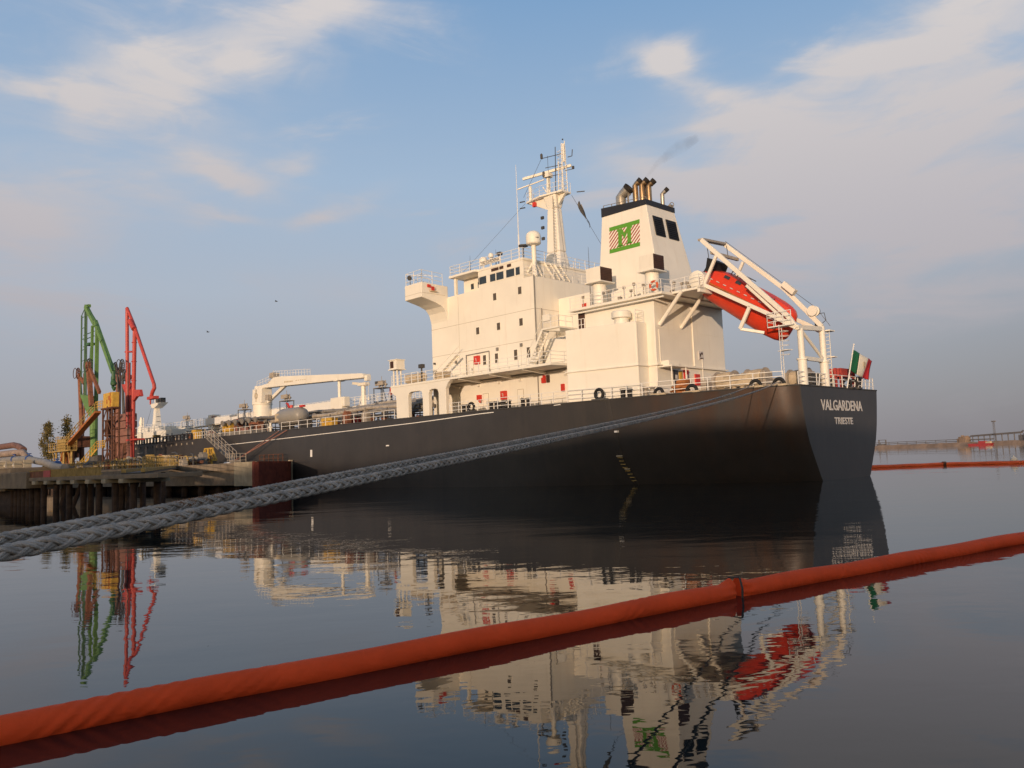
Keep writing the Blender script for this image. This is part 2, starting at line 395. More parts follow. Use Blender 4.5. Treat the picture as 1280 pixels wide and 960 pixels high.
def clone(o, loc=None, parent=None, label=None, rotz=None):
    c = o.copy(); col.objects.link(c); c.parent = parent
    if parent is None and loc is not None: c.location = loc
    if rotz is not None: c.rotation_euler = (0,0,rotz)
    if label: c['label'] = label
    for ch in [x for x in bpy.data.objects if x.parent == o]: clone(ch, None, c)
    return c
def structure(o): o['kind'] = 'structure'; return o
def text_mesh(s, body, size, org, ex, ez, width=None, bold=0.0, depth=0.02):
    """Lettering as a thin solid: set flat, then laid along ex (reading direction) and ez (up) at org (centre)."""
    cu = bpy.data.curves.new('lettering', 'FONT'); cu.body = body; cu.size = size; cu.offset = bold; cu.extrude = depth
    cu.align_x = 'CENTER'; cu.align_y = 'CENTER'; cu.resolution_u = 3
    o = bpy.data.objects.new('lettering', cu); col.objects.link(o)
    dg = bpy.context.evaluated_depsgraph_get(); me = bpy.data.meshes.new_from_object(o.evaluated_get(dg))
    xs = [v.co.x for v in me.vertices]; ys = [v.co.y for v in me.vertices]
    cx, cy = (max(xs)+min(xs))/2, (max(ys)+min(ys))/2; kx = width/(max(xs)-min(xs)) if width else 1.0
    ky = size/(max(ys)-min(ys))
    ex, ez, org = Vector(ex).normalized(), Vector(ez).normalized(), Vector(org); nn = ex.cross(ez)
    s.add([org + ex*(v.co.x-cx)*kx + ez*(v.co.y-cy)*ky + nn*v.co.z for v in me.vertices], [tuple(p.vertices) for p in me.polygons])
    bpy.data.objects.remove(o); bpy.data.curves.remove(cu); bpy.data.meshes.remove(me)
    return s
rnd = random.Random(7)
# ================================================================== THE SHIP
ship = ship_thing('tanker_ship', 'long dark-hulled tanker with white superstructure and green emblem on its funnel, moored by the jetty', 'tanker')
def interp(x, xs, ys):
    if x <= xs[0]: return ys[0]
    for i in range(len(xs)-1):
        if x <= xs[i+1]:
            t = (x-xs[i])/(xs[i+1]-xs[i]); return ys[i]+(ys[i+1]-ys[i])*t
    return ys[-1]
BU = [0, 0.6, 1.3, 3.1, 4.2, 6.5, 8.6, 10.5, 16.4, 21, 28, 112, 122, 130, 137, 142, 144.5]
BV = [7.0, 7.6, 8.0, 8.5, 8.85, 9.4, 9.9, 10.35, 11.05, 11.45, 11.6, 11.6, 11.0, 9.3, 6.3, 3.0, 0.4]
def halfb(u): return interp(u, BU, BV)
def decz(u): return interp(u, [0, 20, 45, 110, 144.5], [7.2, 7.2, 7.3, 7.35, 8.2])
TZ = [-1.2, 0.1, 1.41, 2.76, 4.1, 5.66, 7.23]; TV = [3.3, 4.45, 5.2, 6.0, 6.47, 6.78, 7.0]
def hullv(u, z):
    g = max(0.0, 1-u/31.0); g = g*(0.6+0.4*g) if u > 0 else 1.0
    g = max(0.0, 1-u/30.0)
    bow = max(0.0, (u-112)/32.5); r = interp(z, TZ, TV)/7.0
    return halfb(u)*(1-(1-r)*g)*(1-bow*0.45*(1-min(1, max(0, z/7.5))))
HU = [0, 0.3, 0.6, 1.3, 2.2, 3.1, 4.2, 5.3, 6.5, 8.6, 10.5, 13, 16.4, 19, 21, 24.5, 28, 34, 40, 55, 70, 85, 100, 112, 117, 122, 126, 130, 134, 137, 140, 142, 144.5]
hull = MB(); nz = 13
cols_ = []
for u in HU:
    top = decz(u); zs = [-1.2 + (top+1.2)*i/(nz-1) for i in range(nz)]
    cols_.append([(u, hullv(u, z), z) for z in zs])
for side in (1, -1):
    base_i = len(hull.v); hull.v += [Vector((u, v*side, z)) for c in cols_ for (u, v, z) in c]
    for i in range(len(HU)-1):
        for k in range(nz-1):
            a = base_i+i*nz+k; hull.f.append([a, a+nz, a+nz+1, a+1])
for k in range(nz-1):       # transom plate
    z0, z1 = cols_[0][k][2], cols_[0][k+1][2]; v0, v1 = cols_[0][k][1], cols_[0][k+1][1]
    hull.quad((0,v0,z0),(0,-v0,z0),(0,-v1,z1),(0,v1,z1))
bh = hull.build('hull', 'hull_paint', ship, smooth=35)
me = bh.data
bm = bmesh.new(); bm.from_mesh(me); bmesh.ops.remove_doubles(bm, verts=bm.verts, dist=0.001); bmesh.ops.recalc_face_normals(bm, faces=bm.faces); bm.to_mesh(me); bm.free()
me.set_sharp_from_angle(angle=R(35))
t = MB(); text_mesh(t, 'VALGARDENA', 0.84, (-0.006, 0.0, 5.79), (0,-1,0), (0,0,1), width=7.55, bold=0.012, depth=0.012); t.build('ship_name', 'letter_white', bh)
t = MB(); text_mesh(t, 'TRIESTE', 0.55, (-0.006, -0.07, 4.56), (0,-1,0), (0,0,1), width=3.35, bold=0.010, depth=0.012); t.build('port_of_registry', 'letter_white', bh)
# white line along the side, gunwale bar, brackets and marks
s = MB(); pts = [(20, 7.13), (30.2, 6.98), (40.2, 6.70), (58.9, 6.40), (79.4, 6.12), (117, 5.95)]
for (u0,z0),(u1,z1) in zip(pts, pts[1:]): s.beam((u0, halfb(u0)+0.02, z0), (u1, halfb(u1)+0.02, z1), 0.04, 0.075)
s.build('side_line', 'white_rail', bh)
g = MB(); us = [0, 0.6, 1.3, 3.1, 4.2, 6.5, 8.6, 10.5, 16.4, 21, 28, 45, 70, 94]
for a, b in zip(us, us[1:]): g.bar((a, halfb(a), decz(a)), (b, halfb(b), decz(b)), 0.06, 5)
g.bar((0,-7.0,7.2), (0,7.0,7.2), 0.06, 5); g.build('gunwale', 'dark_steel', bh)
w = MB(); w.box(60.7, 61.1, 11.6, 11.64, 3.75, 4.6); w.build('draught_board', 'white_rail', bh)
for k in range(13):
    u = 94.5+k*1.95; b = MB(); b.box(u, u+0.2, halfb(u)-0.02, halfb(u)+0.08, 6.62, 6.95); b.build('hull_bracket', 'winch_grey', bh)
c = MB(); c.box(14.45, 14.75, 10.40, 10.70, 4.40, 4.56); c.build('hull_mark', 'white_rail', bh); c = MB(); c.box(45.0, 45.5, 11.6, 11.66, 4.45, 4.58); c.build('hull_mark', 'white_rail', bh)
# deck
d = MB()
for i in range(len(HU)-1):
    u0, u1 = HU[i], HU[i+1]; a, b = halfb(u0)-0.02, halfb(u1)-0.02
    d.quad((u0,-a,decz(u0)-0.01),(u1,-b,decz(u1)-0.01),(u1,b,decz(u1)-0.01),(u0,a,decz(u0)-0.01))
d.build('main_deck', 'deck_paint', ship)
# bulwark forward with freeing ports
for sd in (1, -1):
    b = MB()
    N_ = 24; us = [95+k*(127-95)/N_ for k in range(N_+1)]
    for a, c_ in zip(us, us[1:]):
        va, vb = halfb(a)*sd, halfb(c_)*sd
        b.beam((a,va,8.27),(c_,vb,8.27),0.16,0.16)
        b.beam((a,va,7.40),(c_,vb,7.40),0.10,0.22)
        b.box(a-0.13,a+0.13,va-0.1,va+0.1,7.4,8.25)
    b.build('bulwark', 'black_paint', ship)
# ---------------------------------------------------------------- accommodation block
acc = MB(); acc.box(25.8, 41.6, -8, 8, 7.2, 20.15)
acc = acc.build('accommodation_block', 'cream_paint', ship, bevel=0.05)
sm = MB()
for z in (13.93, 16.92): sm.box(25.79, 41.61, 7.9, 8.012, z, z+0.035); sm.box(25.788, 25.81, -7.9, 8.0, z, z+0.035)
sm.box(37.0,37.03,7.9,8.01,11,19.9); sm.box(27.9,27.925,7.9,8.01,11,13.8)
sm.build('weld_seam', 'dark_seam', acc)
def window(parent, u, z, w=0.46, h=0.72, v=8.0, glass='window_glass'):
    f = MB(); f.box(u-w/2-0.07,u+w/2+0.07,v-0.05,v+0.035,z-h/2-0.07,z+h/2+0.07); fo = f.build('window', 'cream_clean', parent)
    p = MB(); p.box(u-w/2,u+w/2,v-0.03,v+0.042,z-h/2,z+h/2); p.build('pane', glass, fo)
for u, z in ((31.33,18.97),(27.74,19.0),(34.05,15.85),(30.93,15.88),(27.73,15.86)): window(acc, u, z)
for u, z in ((33.17,12.72),(31.39,12.69),(28.64,12.73),(26.88,12.76)): window(acc, u, z, 0.44, 1.0)
def door(parent, u, z0, v, w=0.75, h=1.85):
    f = MB(); f.box(u-w/2,u+w/2,v-0.03,v+0.05,z0,z0+h); o = f.build('door', 'cream_clean', parent, bevel=0.02)
    h_ = MB(); h_.bar((u-w/2+0.1,v+0.05,z0+h*0.5),(u-w/2+0.1,v+0.14,z0+h*0.5),0.03,5); h_.bar((u-w/2+0.1,v+0.14,z0+h*0.42),(u-w/2+0.1,v+0.14,z0+h*0.58),0.03,5); h_.build('handle', 'dark_steel', o)
    k = MB(); k.box(u-w/2-0.05,u+w/2+0.05,v-0.02,v+0.025,z0-0.05,z0+h+0.05); k.build('frame', 'dark_seam', o)
    return o
door(acc, 35.3, 11.0, 8.0); door(acc, 33.2, 7.4, 8.0); door(acc, 28.2, 7.4, 8.0); door(acc, 24.0, 7.4, 8.0) if False else None
# pipes, cable trays and clutter fixed to the walls
cl = MB(); cl.bar((35.9,8.1,10.95),(35.9,8.1,13.5),0.05,5); cl.bar((35.9,8.1,13.5),(32.4,8.1,13.55),0.05,5); cl.bar((32.4,8.1,13.55),(32.4,8.1,10.95),0.05,5); cl.build('wall_pipe', 'grey_pipe', acc)
for pipe in (((25.75,8.05,7.3),(25.75,8.05,20.2),0.06),((25.7,7.2,10.9),(25.7,7.2,17),0.05),((25.7,5.2,10.9),(25.7,5.2,15),0.05)):
    cl = MB(); cl.bar(*pipe,5); cl.build('wall_pipe', 'grey_pipe', acc)
#,8.05,7.3),(25.75,8.05,20.2),0.06,5); cl.bar((25.7,7.2,10.9),(25.7,7.2,17),0.05,5); cl.bar((25.7,5.2,10.9),(25.7,5.2,15),0.05,5)
for u, z in ((37.6,13.0),(41.2,12.3),(41.2,11.4),(31.2,13.6),(27.8,13.6),(25.7,13.3)):
    cl = MB(); cl.box(u-0.14,u+0.14,8.0,8.14,z-0.16,z+0.16); cl.build('wall_lamp', 'grey_pipe', acc)
for k in range(2):
    f = MB(); x0, z0 = (34.2, 12.4) if k == 0 else (30.43, 8.45)
    f.box(x0-0.36,x0+0.36,8.0,8.3,z0,z0+0.86); fo = f.build('fire_hose_box', 'red_box', acc, bevel=0.02)
    m = MB(); m.box(x0-0.07,x0-0.02,8.3,8.312,z0+0.25,z0+0.62); m.box(x0-0.07,x0+0.12,8.3,8.312,z0+0.57,z0+0.62); m.box(x0-0.07,x0+0.08,8.3,8.312,z0+0.42,z0+0.47); m.build('letter_f', 'letter_white', fo)
f = MB(); f.box(33.8,34.3,8.0,8.3,8.7,9.2); f.tube([(34.0,8.35,8.7),(33.7,8.4,8.4),(33.6,8.35,8.75)],0.08,5); f.build('fire_hose', 'red_box', acc)
f = MB(); f.box(24.75,25.2,8.0,8.2,9.6,10.3); f.build('alarm_panel', 'red_box', acc)
f = MB(); f.box(24.25,24.55,8.0,8.2,9.6,10.3); f.build('alarm_box', 'louvre', acc)
f = MB(); f.box(22.4,22.75,8.0,8.2,8.6,9.3); f.build('alarm_panel', 'red_box', acc)
f = MB(); f.box(41.1,41.0,8.02,8.3,13.1,13.3); f.build('deck_light', 'dark_steel', acc)
# deck-level house and the overhanging deck above it
h = MB(); h.box(20.4, 25.8, -8, 8.0, 7.2, 10.72); h.build('deck_house', 'cream_paint', ship)
ad = MB(); ad.prism([(44.7,-11.45),(44.7,11.45),(20.9,11.45),(20.4,8.0),(20.4,-11.45)], 'z', 10.72, 10.95)
ad = ad.build('overhanging_deck', 'cream_clean', ship, bevel=0.03)
gx = MB()
for u in (24.5, 29.0, 33.5):
    gx.prism([(8.0,10.72),(11.3,10.72),(11.3,10.62),(8.0,10.35)], 'x', u, u+0.08)
gx.bar((41.5,8.12,10.45),(20.9,8.12,10.45),0.10,6); gx.bar((41.5,8.35,10.55),(20.9,8.35,10.55),0.06,5)
for u in range(22, 41, 3): gx.box(u,u+0.25,8.0,8.25,10.1,10.3)
gx.build('deck_bracket', 'cream_clean', ad)
# three pillars with rounded openings at the ship's side
def arc(cx, cz, r, a0, a1, n=5): return [(cx+r*math.cos(R(a0+(a1-a0)*i/n)), cz+r*math.sin(R(a0+(a1-a0)*i/n))) for i in range(n+1)]
for sd in (1, -1):
    P = [(44.7,10.72),(44.7,10.25),(43.75,9.7),(43.75,7.25),(41.65,7.25)]
    P += arc(41.15, 9.6, 0.5, 180, 90)[::1] if False else [(41.65,9.55),(41.5,9.9),(41.15,10.02)]
    P += [(39.7,10.02),(39.35,9.9),(39.2,9.55),(39.2,7.25),(38.2,7.25),(38.2,9.55),(38.05,9.9),(37.7,10.02),(37.1,10.02),(36.75,9.9),(36.6,9.55),(36.6,7.2),(35.45,7.2),(35.45,9.9),(35.1,10.4),(34.7,10.72)]
    b_ = MB(); b_.prism(P, 'y', sd*10.95, sd*11.42); b_.build('deck_pillar_frame', 'cream_paint', ship, bevel=0.04)
# bridge wings
for sd in (1, -1):
    P = [(7.9,21.35),(11.5,21.45),(11.5,19.85),(9.6,19.42),(8.75,19.1),(8.3,18.6),(8.06,17.9),(7.9,17.2)]
    wg = MB(); wg.prism([(a*sd,c) for a, c in P], 'x', 38.75, 41.62); wo_ = wg.build('bridge_wing', 'cream_paint', ship, bevel=0.04)
    st = MB(); st.box(38.73,38.745,sd*8.3,sd*11.48,20.3,20.325); st.box(38.8,41.6,sd*11.5,sd*11.515,20.3,20.325); st.build('weld_seam', 'dark_seam', wo_)
    if sd == 1:
        r_ = MB(); r_.rail([(38.8,11.4,21.45),(41.5,11.4,21.4),(41.5,8.2,21.35)],1.35,1.4,3); r_.rail([(38.8,11.4,21.45),(38.8,8.6,21.35)],1.3,1.2,3)
        r_.bar((38.8,11.4,22.4),(41.4,9.6,22.75),0.03,4); r_.bar((41.5,11.4,22.7),(38.8,9.3,22.3),0.03,4); r_.build('railing', 'white_rail', wo_)
        lt = MB(); lt.bar((40.9,11.3,21.45),(40.9,11.3,22.0),0.04,5); lt.lathe((40.9,11.3,22.0),(0,0.3,1),[(0.05,0),(0.22,0.05),(0.25,0.4),(0.1,0.5)],10); lt.build('searchlight', 'dark_steel', wo_)
        rb = MB(); rb.box(38.63,38.74,10.35,10.75,20.95,21.25); rb.box(38.5,38.62,9.95,10.3,20.62,21.05); rb.build('lifebuoy_signal', 'red_box', wo_)
        rb = MB(); rb.box(38.52,38.745,9.55,10.45,20.52,20.62); rb.build('signal_bracket', 'tan_canvas', wo_)
# wheelhouse
wh = MB(); wh.box(27.25, 33.75, -8, 8.0, 20.1, 22.0); wh.box(33.7,37.6,-6.6,6.6,20.1,22.0)
wh.prism([(27.15,-8.05),(27.15,8.05),(33.6,8.05),(33.8,8.45),(37.9,8.45),(37.9,-8.45),(33.8,-8.45),(33.6,-8.05)], 'z', 21.98, 22.22)
wh.box(37.3,37.6,7.7,8.0,20.1,22.0)
wh = wh.build('wheelhouse', 'cream_paint', ship, bevel=0.03)
def bwin(u0, u1, z0, z1, v=8.0):
    p = MB(); p.box(u0,u1,v-0.03,v+0.03,z0,z1); p.build('window', 'bridge_glass', wh)
for u0, u1 in ((31.92,31.16),(30.98,29.97),(29.55,28.44),(28.20,27.66),(33.55,32.52),(34.2,33.85)):
    bwin(u1, u0, 20.6, 21.36) if u0 < 34 else None
bwin(33.62,33.70,20.65,21.3); 
for u in (34.4,35.1,36.2): bwin(u-0.22,u+0.22,20.75,21.35,6.6)

sb = MB()
for u0 in (31.4,30.9,30.2,29.1): sb.box(u0-0.26,u0+0.26,8.0,8.08,21.62,21.9)
sb.build('bridge_plate', 'louvre', wh)
sl_ = MB(); sl_.box(27.25,33.7,8.0,8.03,20.50,20.54); sl_.box(27.25,33.7,8.0,8.03,21.42,21.46); sl_.build('window_ledge', 'cream_clean', wh)
nb = MB(); nb.box(30.35,33.35,7.95,8.0,22.5,22.97); nbo = nb.build('name_board', 'cream_clean', wh)
tt = MB(); text_mesh(tt, 'VALGARDENA', 0.30, (31.85, 8.0, 22.735), (-1,0,0), (0,0,1), width=2.7, bold=0.006, depth=0.006); tt.build('lettering', 'letter_dark', nbo)
nn = MB()
for u in (30.5,33.2): nn.bar((u,7.9,22.2),(u,7.9,22.95),0.04,5)
nn.build('board_post', 'white_rail', nbo)
rr = MB(); rr.rail([(27.3,7.9,22.2),(37.8,8.3,22.22),(37.8,-8.3,22.22),(27.3,-7.9,22.2),(27.3,7.9,22.2)],1.05,1.6,3); rr.build('railing', 'white_rail', wh)
rr = MB(); rr.rail([(25.9,-7.9,20.15),(25.9,7.9,20.15),(27.2,7.9,20.15)],1.05,1.4,3); rr.build('railing', 'white_rail', acc)
# satellite domes and aerials on the compass deck
def dome(u, v, z0, zc, r, legs=True):
    p = MB(); p.bar((u,v,z0),(u,v,zc-r*0.9),0.24 if legs else 0.07,10)
    if legs:
        for a in range(3): p.bar((u+1.1*math.cos(a*2.1+0.4),v+1.1*math.sin(a*2.1+0.4),z0),(u,v,z0+1.9),0.09,6)
        p.lathe((u,v,zc-r*1.05),(0,0,1),[(0.35,0),(r*0.95,0.12),(r*0.95,0.2)],14)
    po = p.build('dome_pedestal', 'cream_clean', ship, smooth=40)
    q = MB(); q.lathe((u,v,zc-r*0.95),(0,0,1),[(r*0.85,0),(r,0.15*r),(r,1.1*r)]+[(r*math.cos(R(a)),1.1*r+r*0.8*math.sin(R(a))) for a in (15,30,45,60,75,90)],20)
    qo = q.build('satellite_dome', 'cream_clean', po, smooth=40); return qo
dm = dome(26.6, 7.0, 20.15, 24.2, 0.74)
ml = MB(); ml.box(25.9,25.98,7.28,7.33,24.0,24.12); ml.box(25.86,25.9,7.02,7.2,24.0,24.12); ml.build('dome_marking','letter_dark',dm)
dome(35.0,6.0,22.2,23.75,0.40,False); dome(33.8,6.0,22.2,24.05,0.28,False)
def aerial(u, v, z0, z1, r=0.03, m='white_rail'):
    a = MB(); a.bar((u,v,z0),(u,v,z0+(z1-z0)*0.3),r*1.6,5); a.bar((u,v,z0+(z1-z0)*0.3),(u,v,z1),r,5,r*0.4); a.build('whip_aerial', m, ship)
aerial(29.6,6.0,22.2,32.7,0.05); aerial(37.0,4,22.2,24.6); aerial(36.0,7,22.2,24.3,0.03,'dark_steel'); aerial(31.6,7.4,22.2,24.0,0.03,'dark_steel'); aerial(27.0,6.6,22.2,24.3,0.04); aerial(26.6,3.2,22.2,24.4)
sg = MB(); sg.bar((31.2,7.4,22.2),(31.2,7.4,23.5),0.04,5); sg.box(30.8,31.3,7.2,7.6,23.3,23.6); sg.bar((28.2,6.8,22.2),(28.2,6.8,23.7),0.05,6); sg.lathe((28.2,6.8,23.7),(0,0,1),[(0.5,0),(0.5,0.12)],12); sg.build('bridge_lamp', 'dark_steel', ship)
# ---------------------------------------------------------------- radar mast
mast = MB()
def taper(s, c0, hx0, hy0, z0, c1, hx1, hy1, z1):
    return s.add([(c0[0]-hx0,c0[1]-hy0,z0),(c0[0]+hx0,c0[1]-hy0,z0),(c0[0]+hx0,c0[1]+hy0,z0),(c0[0]-hx0,c0[1]+hy0,z0),
                  (c1[0]-hx1,c1[1]-hy1,z1),(c1[0]+hx1,c1[1]-hy1,z1),(c1[0]+hx1,c1[1]+hy1,z1),(c1[0]-hx1,c1[1]+hy1,z1)],
                 [(0,3,2,1),(4,5,6,7),(0,1,5,4),(1,2,6,5),(2,3,7,6),(3,0,4,7)])
for z0, z1, a, b_ in ((20.2,22.4,1.62,1.05),(22.4,24.4,1.28,0.80),(24.4,29.2,0.94,0.58)):
    nx = {22.4:(1.28,0.80),24.4:(0.94,0.58),29.2:(0.66,0.46)}[z1]
    taper(mast,(29.75 if z0<22.4 else 29.85,0),a,b_,z0,(29.9,0),nx[0],nx[1],z1)
taper(mast,(29.9,0),0.66,0.46,29.2,(29.9,0),0.9,0.8,30.6)
mast = mast.build('radar_mast', 'cream_paint', ship, bevel=0.12)
pf = MB(); pf.prism([(28.1,-0.75),(28.1,0.75),(31.0,1.15),(33.5,0.6),(33.5,-0.6),(31.0,-1.15)],'z',30.6,30.78)
pf.prism([(29.2,30.6),(33.5,30.6),(30.5,29.2)],'y',-0.15,0.15); pf.prism([(28.1,30.6),(30.5,30.6),(29.5,29.2)],'y',-0.15,0.15)
pf.prism([(33.3,30.6),(29.9,28.9),(29.9,30.6)],'y',0.40,0.48); pf = pf.build('mast_platform', 'cream_paint', mast)
r_ = MB(); r_.rail([(28.1,0.7,30.8),(31,1.1,30.8),(33.4,0.55,30.8),(33.4,-0.55,30.8),(31,-1.1,30.8),(28.1,-0.7,30.8)],1.0,1.1,2,0.02); r_.build('mast_railing', 'white_rail', mast)
rd = MB(); rd.bar((30.6,0,30.8),(30.6,0,32.9),0.22,8); rd.bar((30.6,0,30.9),(31.3,0.2,32.0),0.06,5); rd.box(30.25,30.95,-0.35,0.35,32.9,33.35); rd.build('scanner_pedestal', 'cream_clean', mast)
rs = MB(); rs.beam((33.6,0.9,33.35),(28.0,-0.9,33.75),0.22,0.30); rs.build('radar_scanner', 'cream_clean', mast, bevel=0.05)
rd = MB(); rd.bar((33.1,0.3,30.8),(33.1,0.3,32.5),0.19,8); rd.build('scanner_pedestal', 'cream_clean', mast)
rs = MB(); rs.beam((34.8,0.6,32.55),(31.2,0.0,32.85),0.12,0.13); rs.build('radar_scanner', 'cream_clean', mast, bevel=0.03)
lm = MB(); X, Y = 28.55, 0.0
for dx, dy, top in ((-0.35,-0.35,36.4),(0.35,-0.35,34.2),(-0.35,0.35,36.0),(0.35,0.35,34.2)): lm.bar((X+dx,Y+dy,30.8),(X+dx*0.75,Y+dy*0.75,top),0.05,5)
for k in range(12):
    z = 31.0+k*0.42
    if z < 35.6:
        for (a,b_),(c,d_) in (((-.33,-.33),(-.33,.33)),((-.33,.33),(.33,.33)),((.33,.33),(.33,-.33)),((.33,-.33),(-.33,-.33))):
            lm.bar((X+a,Y+b_,z),(X+c,Y+d_,z),0.025,4,cap=False)
lm.bar((X-0.3,Y,34.0),(X-0.3,Y,36.0),0.13,6); lm.build('lattice_topmast', 'cream_clean', mast)
dk = MB()
for z, a, b_ in ((35.1,31.1,28.5),(32.9+0.0,31.0,28.5),(33.9,30.6,28.5)): dk.bar((a,0.4,z),(b_,0,z-0.12),0.04,4)
for u, z in ((31.1,35.15),(30.9,33.1)): dk.lathe((u,0.4,z-0.1),(0,0,1),[(0.12,0),(0.14,0.1),(0.14,0.5),(0.06,0.6)],8)
dk.bar((29.6,0,31),(29.4,0,36.0),0.045,5); dk.bar((30.3,0.3,31.5),(30.3,0.3,35.2),0.02,4); dk.tube([(28.1,-0.5,34.6),(27.6,-0.6,34.6),(27.5,-0.6,35.3)],0.05,5)
dk.box(27.5,27.7,-0.8,-0.6,33.2,33.5); dk.bar((28.3,-0.2,33.1),(27.6,-0.7,33.2),0.04,4); dk.ball((28.3,0,36.5),0.09); dk.bar((27.5,-1.0,30.7),(26.9,-1.6,30.75),0.06,4)
for z in (26.0,27.2,28.3): dk.box(31.0,31.35,0.5,0.7,z,z+0.3)
for z in (30.2,30.9): dk.bar((33.7,0.6,z),(34.3,0.8,z),0.07,5)
dk.build('signal_gear', 'dark_steel', mast)
rl = MB(); rl.box(32.0,32.35,0.55,0.85,29.9,30.4); rl.build('signal_lamp', 'red_box', mast)
ld = MB()
for dy in (0.35,0.75): ld.bar((29.3,dy+0.3,22.2),(29.4,dy,30.4),0.035,4)
for k in range(24): ld.bar((29.3,0.65-0.3*k/24,22.4+k*0.33),(29.32,1.05-0.3*k/24,22.4+k*0.33),0.02,4,cap=False)
ld.build('mast_ladder', 'dark_seam', mast)
st = MB()
for p, q in (((28.2,1.5,30.7),(24.2,5.0,20.6)),((33.4,0.8,30.6),(36.9,7.5,22.4)),((28.4,-1.2,30.6),(22.5,-1,21)),((31.2,0.4,35.0),(33.5,1,31.2))): st.bar(p,q,0.018,4,cap=False)
st.build('mast_stay', 'dark_steel', mast)
fs = MB(); fs.rail([(30.9,2.2,22.2),(28.3,2.2,22.2),(28.0,-1.5,22.2)],1.0,1.0,2); fs.build('mast_foot_rail', 'white_rail', mast)
for k in range(2):
    st = MB(); y0 = 2.6+k*1.5
    for q in range(7): st.box(27.0-q*0.18,27.2-q*0.18,y0,y0+0.8,21.9-q*0.27,21.94-q*0.27)
    st.beam((27.2,y0,22.1),(25.9,y0,20.2),0.05,0.2); st.beam((27.2,y0+0.8,22.1),(25.9,y0+0.8,20.2),0.05,0.2); st.build('ladder', 'cream_clean', wh)
# ---------------------------------------------------------------- engine casing
cs = MB(); cs.box(12.0, 20.4, -2.85, 8.0, 7.2, 15.7); cs.box(20.4,25.8,-5.5,4.6,10.9,18.2); cs.box(20.4,25.8,-5.5,7.0,10.9,13.9)
cs = cs.build('engine_casing', 'cream_paint', ship, bevel=0.05)
bx = MB(); bx.prism([(19.6,8.0),(19.6,10.8),(12.85,9.55),(12.85,8.0)],'z',7.2,13.65); bx.prism([(19.75,7.9),(19.75,10.95),(12.7,9.68),(12.7,7.9)],'z',9.86,9.99); bx.build('side_house', 'cream_paint', cs, bevel=0.05)
ev = MB(); ev.box(11.75,12.7,-2.95,8.2,9.9,10.02); ev.box(11.985,12.02,-2.85,8.0,13.08,13.12); ev.build('eave', 'cream_clean', cs)
v_ = MB(); v_.bar((11.95,2.4,10.1),(11.95,2.4,15.5),0.07,6); v_.bar((11.95,7.5,10.2),(11.95,7.5,13),0.04,5); v_.bar((12.8,9.5,7.3),(12.8,9.5,13.5),0.05,5); v_.build('downpipe', 'cream_clean', cs)
fd = MB(); fd.box(10.7, 20.95, -3.0, 8.62, 15.72, 15.95); fd.box(8.0,10.7,-0.5,7.1,15.85,16.05); fd.box(8.0,8.25,-0.5,7.1,15.6,16.1)
fd.bar((10.6,8.5,15.5),(20.9,8.5,15.5),0.09,6); fd = fd.build('funnel_deck', 'cream_clean', cs, bevel=0.03)
rr = MB(); rr.rail([(20.9,8.5,15.95),(10.8,8.5,15.95),(10.8,7.0,16.0),(8.1,7.0,16.05),(8.1,6.4,16.05)],1.05,1.3,3); rr.build('railing', 'white_rail', fd)
b = MB(); b.lathe((8.9,5.4,16.9),(0,1,0),[(0.15,-0.9),(0.75,-0.7),(0.75,0.7),(0.15,0.9)],14); b.box(8.5,9.3,4.7,6.1,16.05,16.6); b.build('davit_winch','cream_clean',fd,smooth=40)
for v in (7.3, 4.1):
    b = MB(); b.bar((12.0,v,13.4),(9.6,v,15.9),0.17,8); b.build('platform_strut', 'cream_paint', cs, smooth=40)
ps = MB(); ps.box(19.6,20.38,7.9,8.03,14.0,15.6); ps = ps.build('passage_shade_panel', 'louvre', cs)  # dark panel on the wall, its colour standing in for a shaded recess
p2_ = MB(); p2_.rail([(19.6,8.1,13.95),(20.35,8.1,13.95)],1.05,0.38,2,0.03); p2_.build('passage_rail', 'white_rail', ps)
vm = MB(); vm.lathe((14.7,9.0,13.6),(0,0,1),[(0.62,0),(0.62,0.55),(0.85,0.6),(0.85,1.1),(0.75,1.2)],18); vm.build('mushroom_vent', 'cream_clean', cs, smooth=40)
hr = MB(); hr.rail([(13.0,9.3,13.65),(13.0,8.2,13.65)],1.0,0.8,3); hr.build('railing', 'white_rail', cs)
def fan(u0, u1, v0, v1, z0, z1, zb):
    uc, vc = (u0+u1)/2, (v0+v1)/2
    p = MB(); p.lathe((uc+0.1,vc-0.1,zb),(0,0,1),[(0.62,0),(0.62,z0-zb)],16); po = p.build('vent_trunk', 'cream_paint', fd, smooth=40)
    h_ = MB(); h_.box(u0,u1,v0,v1,z0,z1); h_.prism([(u0-0.15,v0-0.15),(u1+0.15,v0-0.15),(u1+0.15,v1+0.15),(u0-0.15,v1+0.15)],'z',z0-0.12,z0); h_.build('vent_hood', 'cream_paint', po, bevel=0.03)
    l = MB(); l.box(u0-0.03,u0+0.02,v0+0.06,v1-0.06,z0+0.05,z1-0.05)
    for k in range(7):
        z = z0+0.1+k*(z1-z0-0.2)/7; l.quad((u0-0.06,v0+0.08,z),(u0-0.06,v1-0.08,z),(u0-0.02,v1-0.08,z+0.13),(u0-0.02,v0+0.08,z+0.13))
    l.build('vent_louvre', 'louvre', po)
fan(17.5, 19.15, 6.4, 8.15, 18.15, 19.45, 15.95); fan(11.75, 13.2, 6.5, 8.1, 18.1, 19.45, 15.95)
bb = MB(); bb.box(22.2,22.5,4.6,4.9,16.4,17.2); bb.build('fire_hose_box', 'red_box', cs)
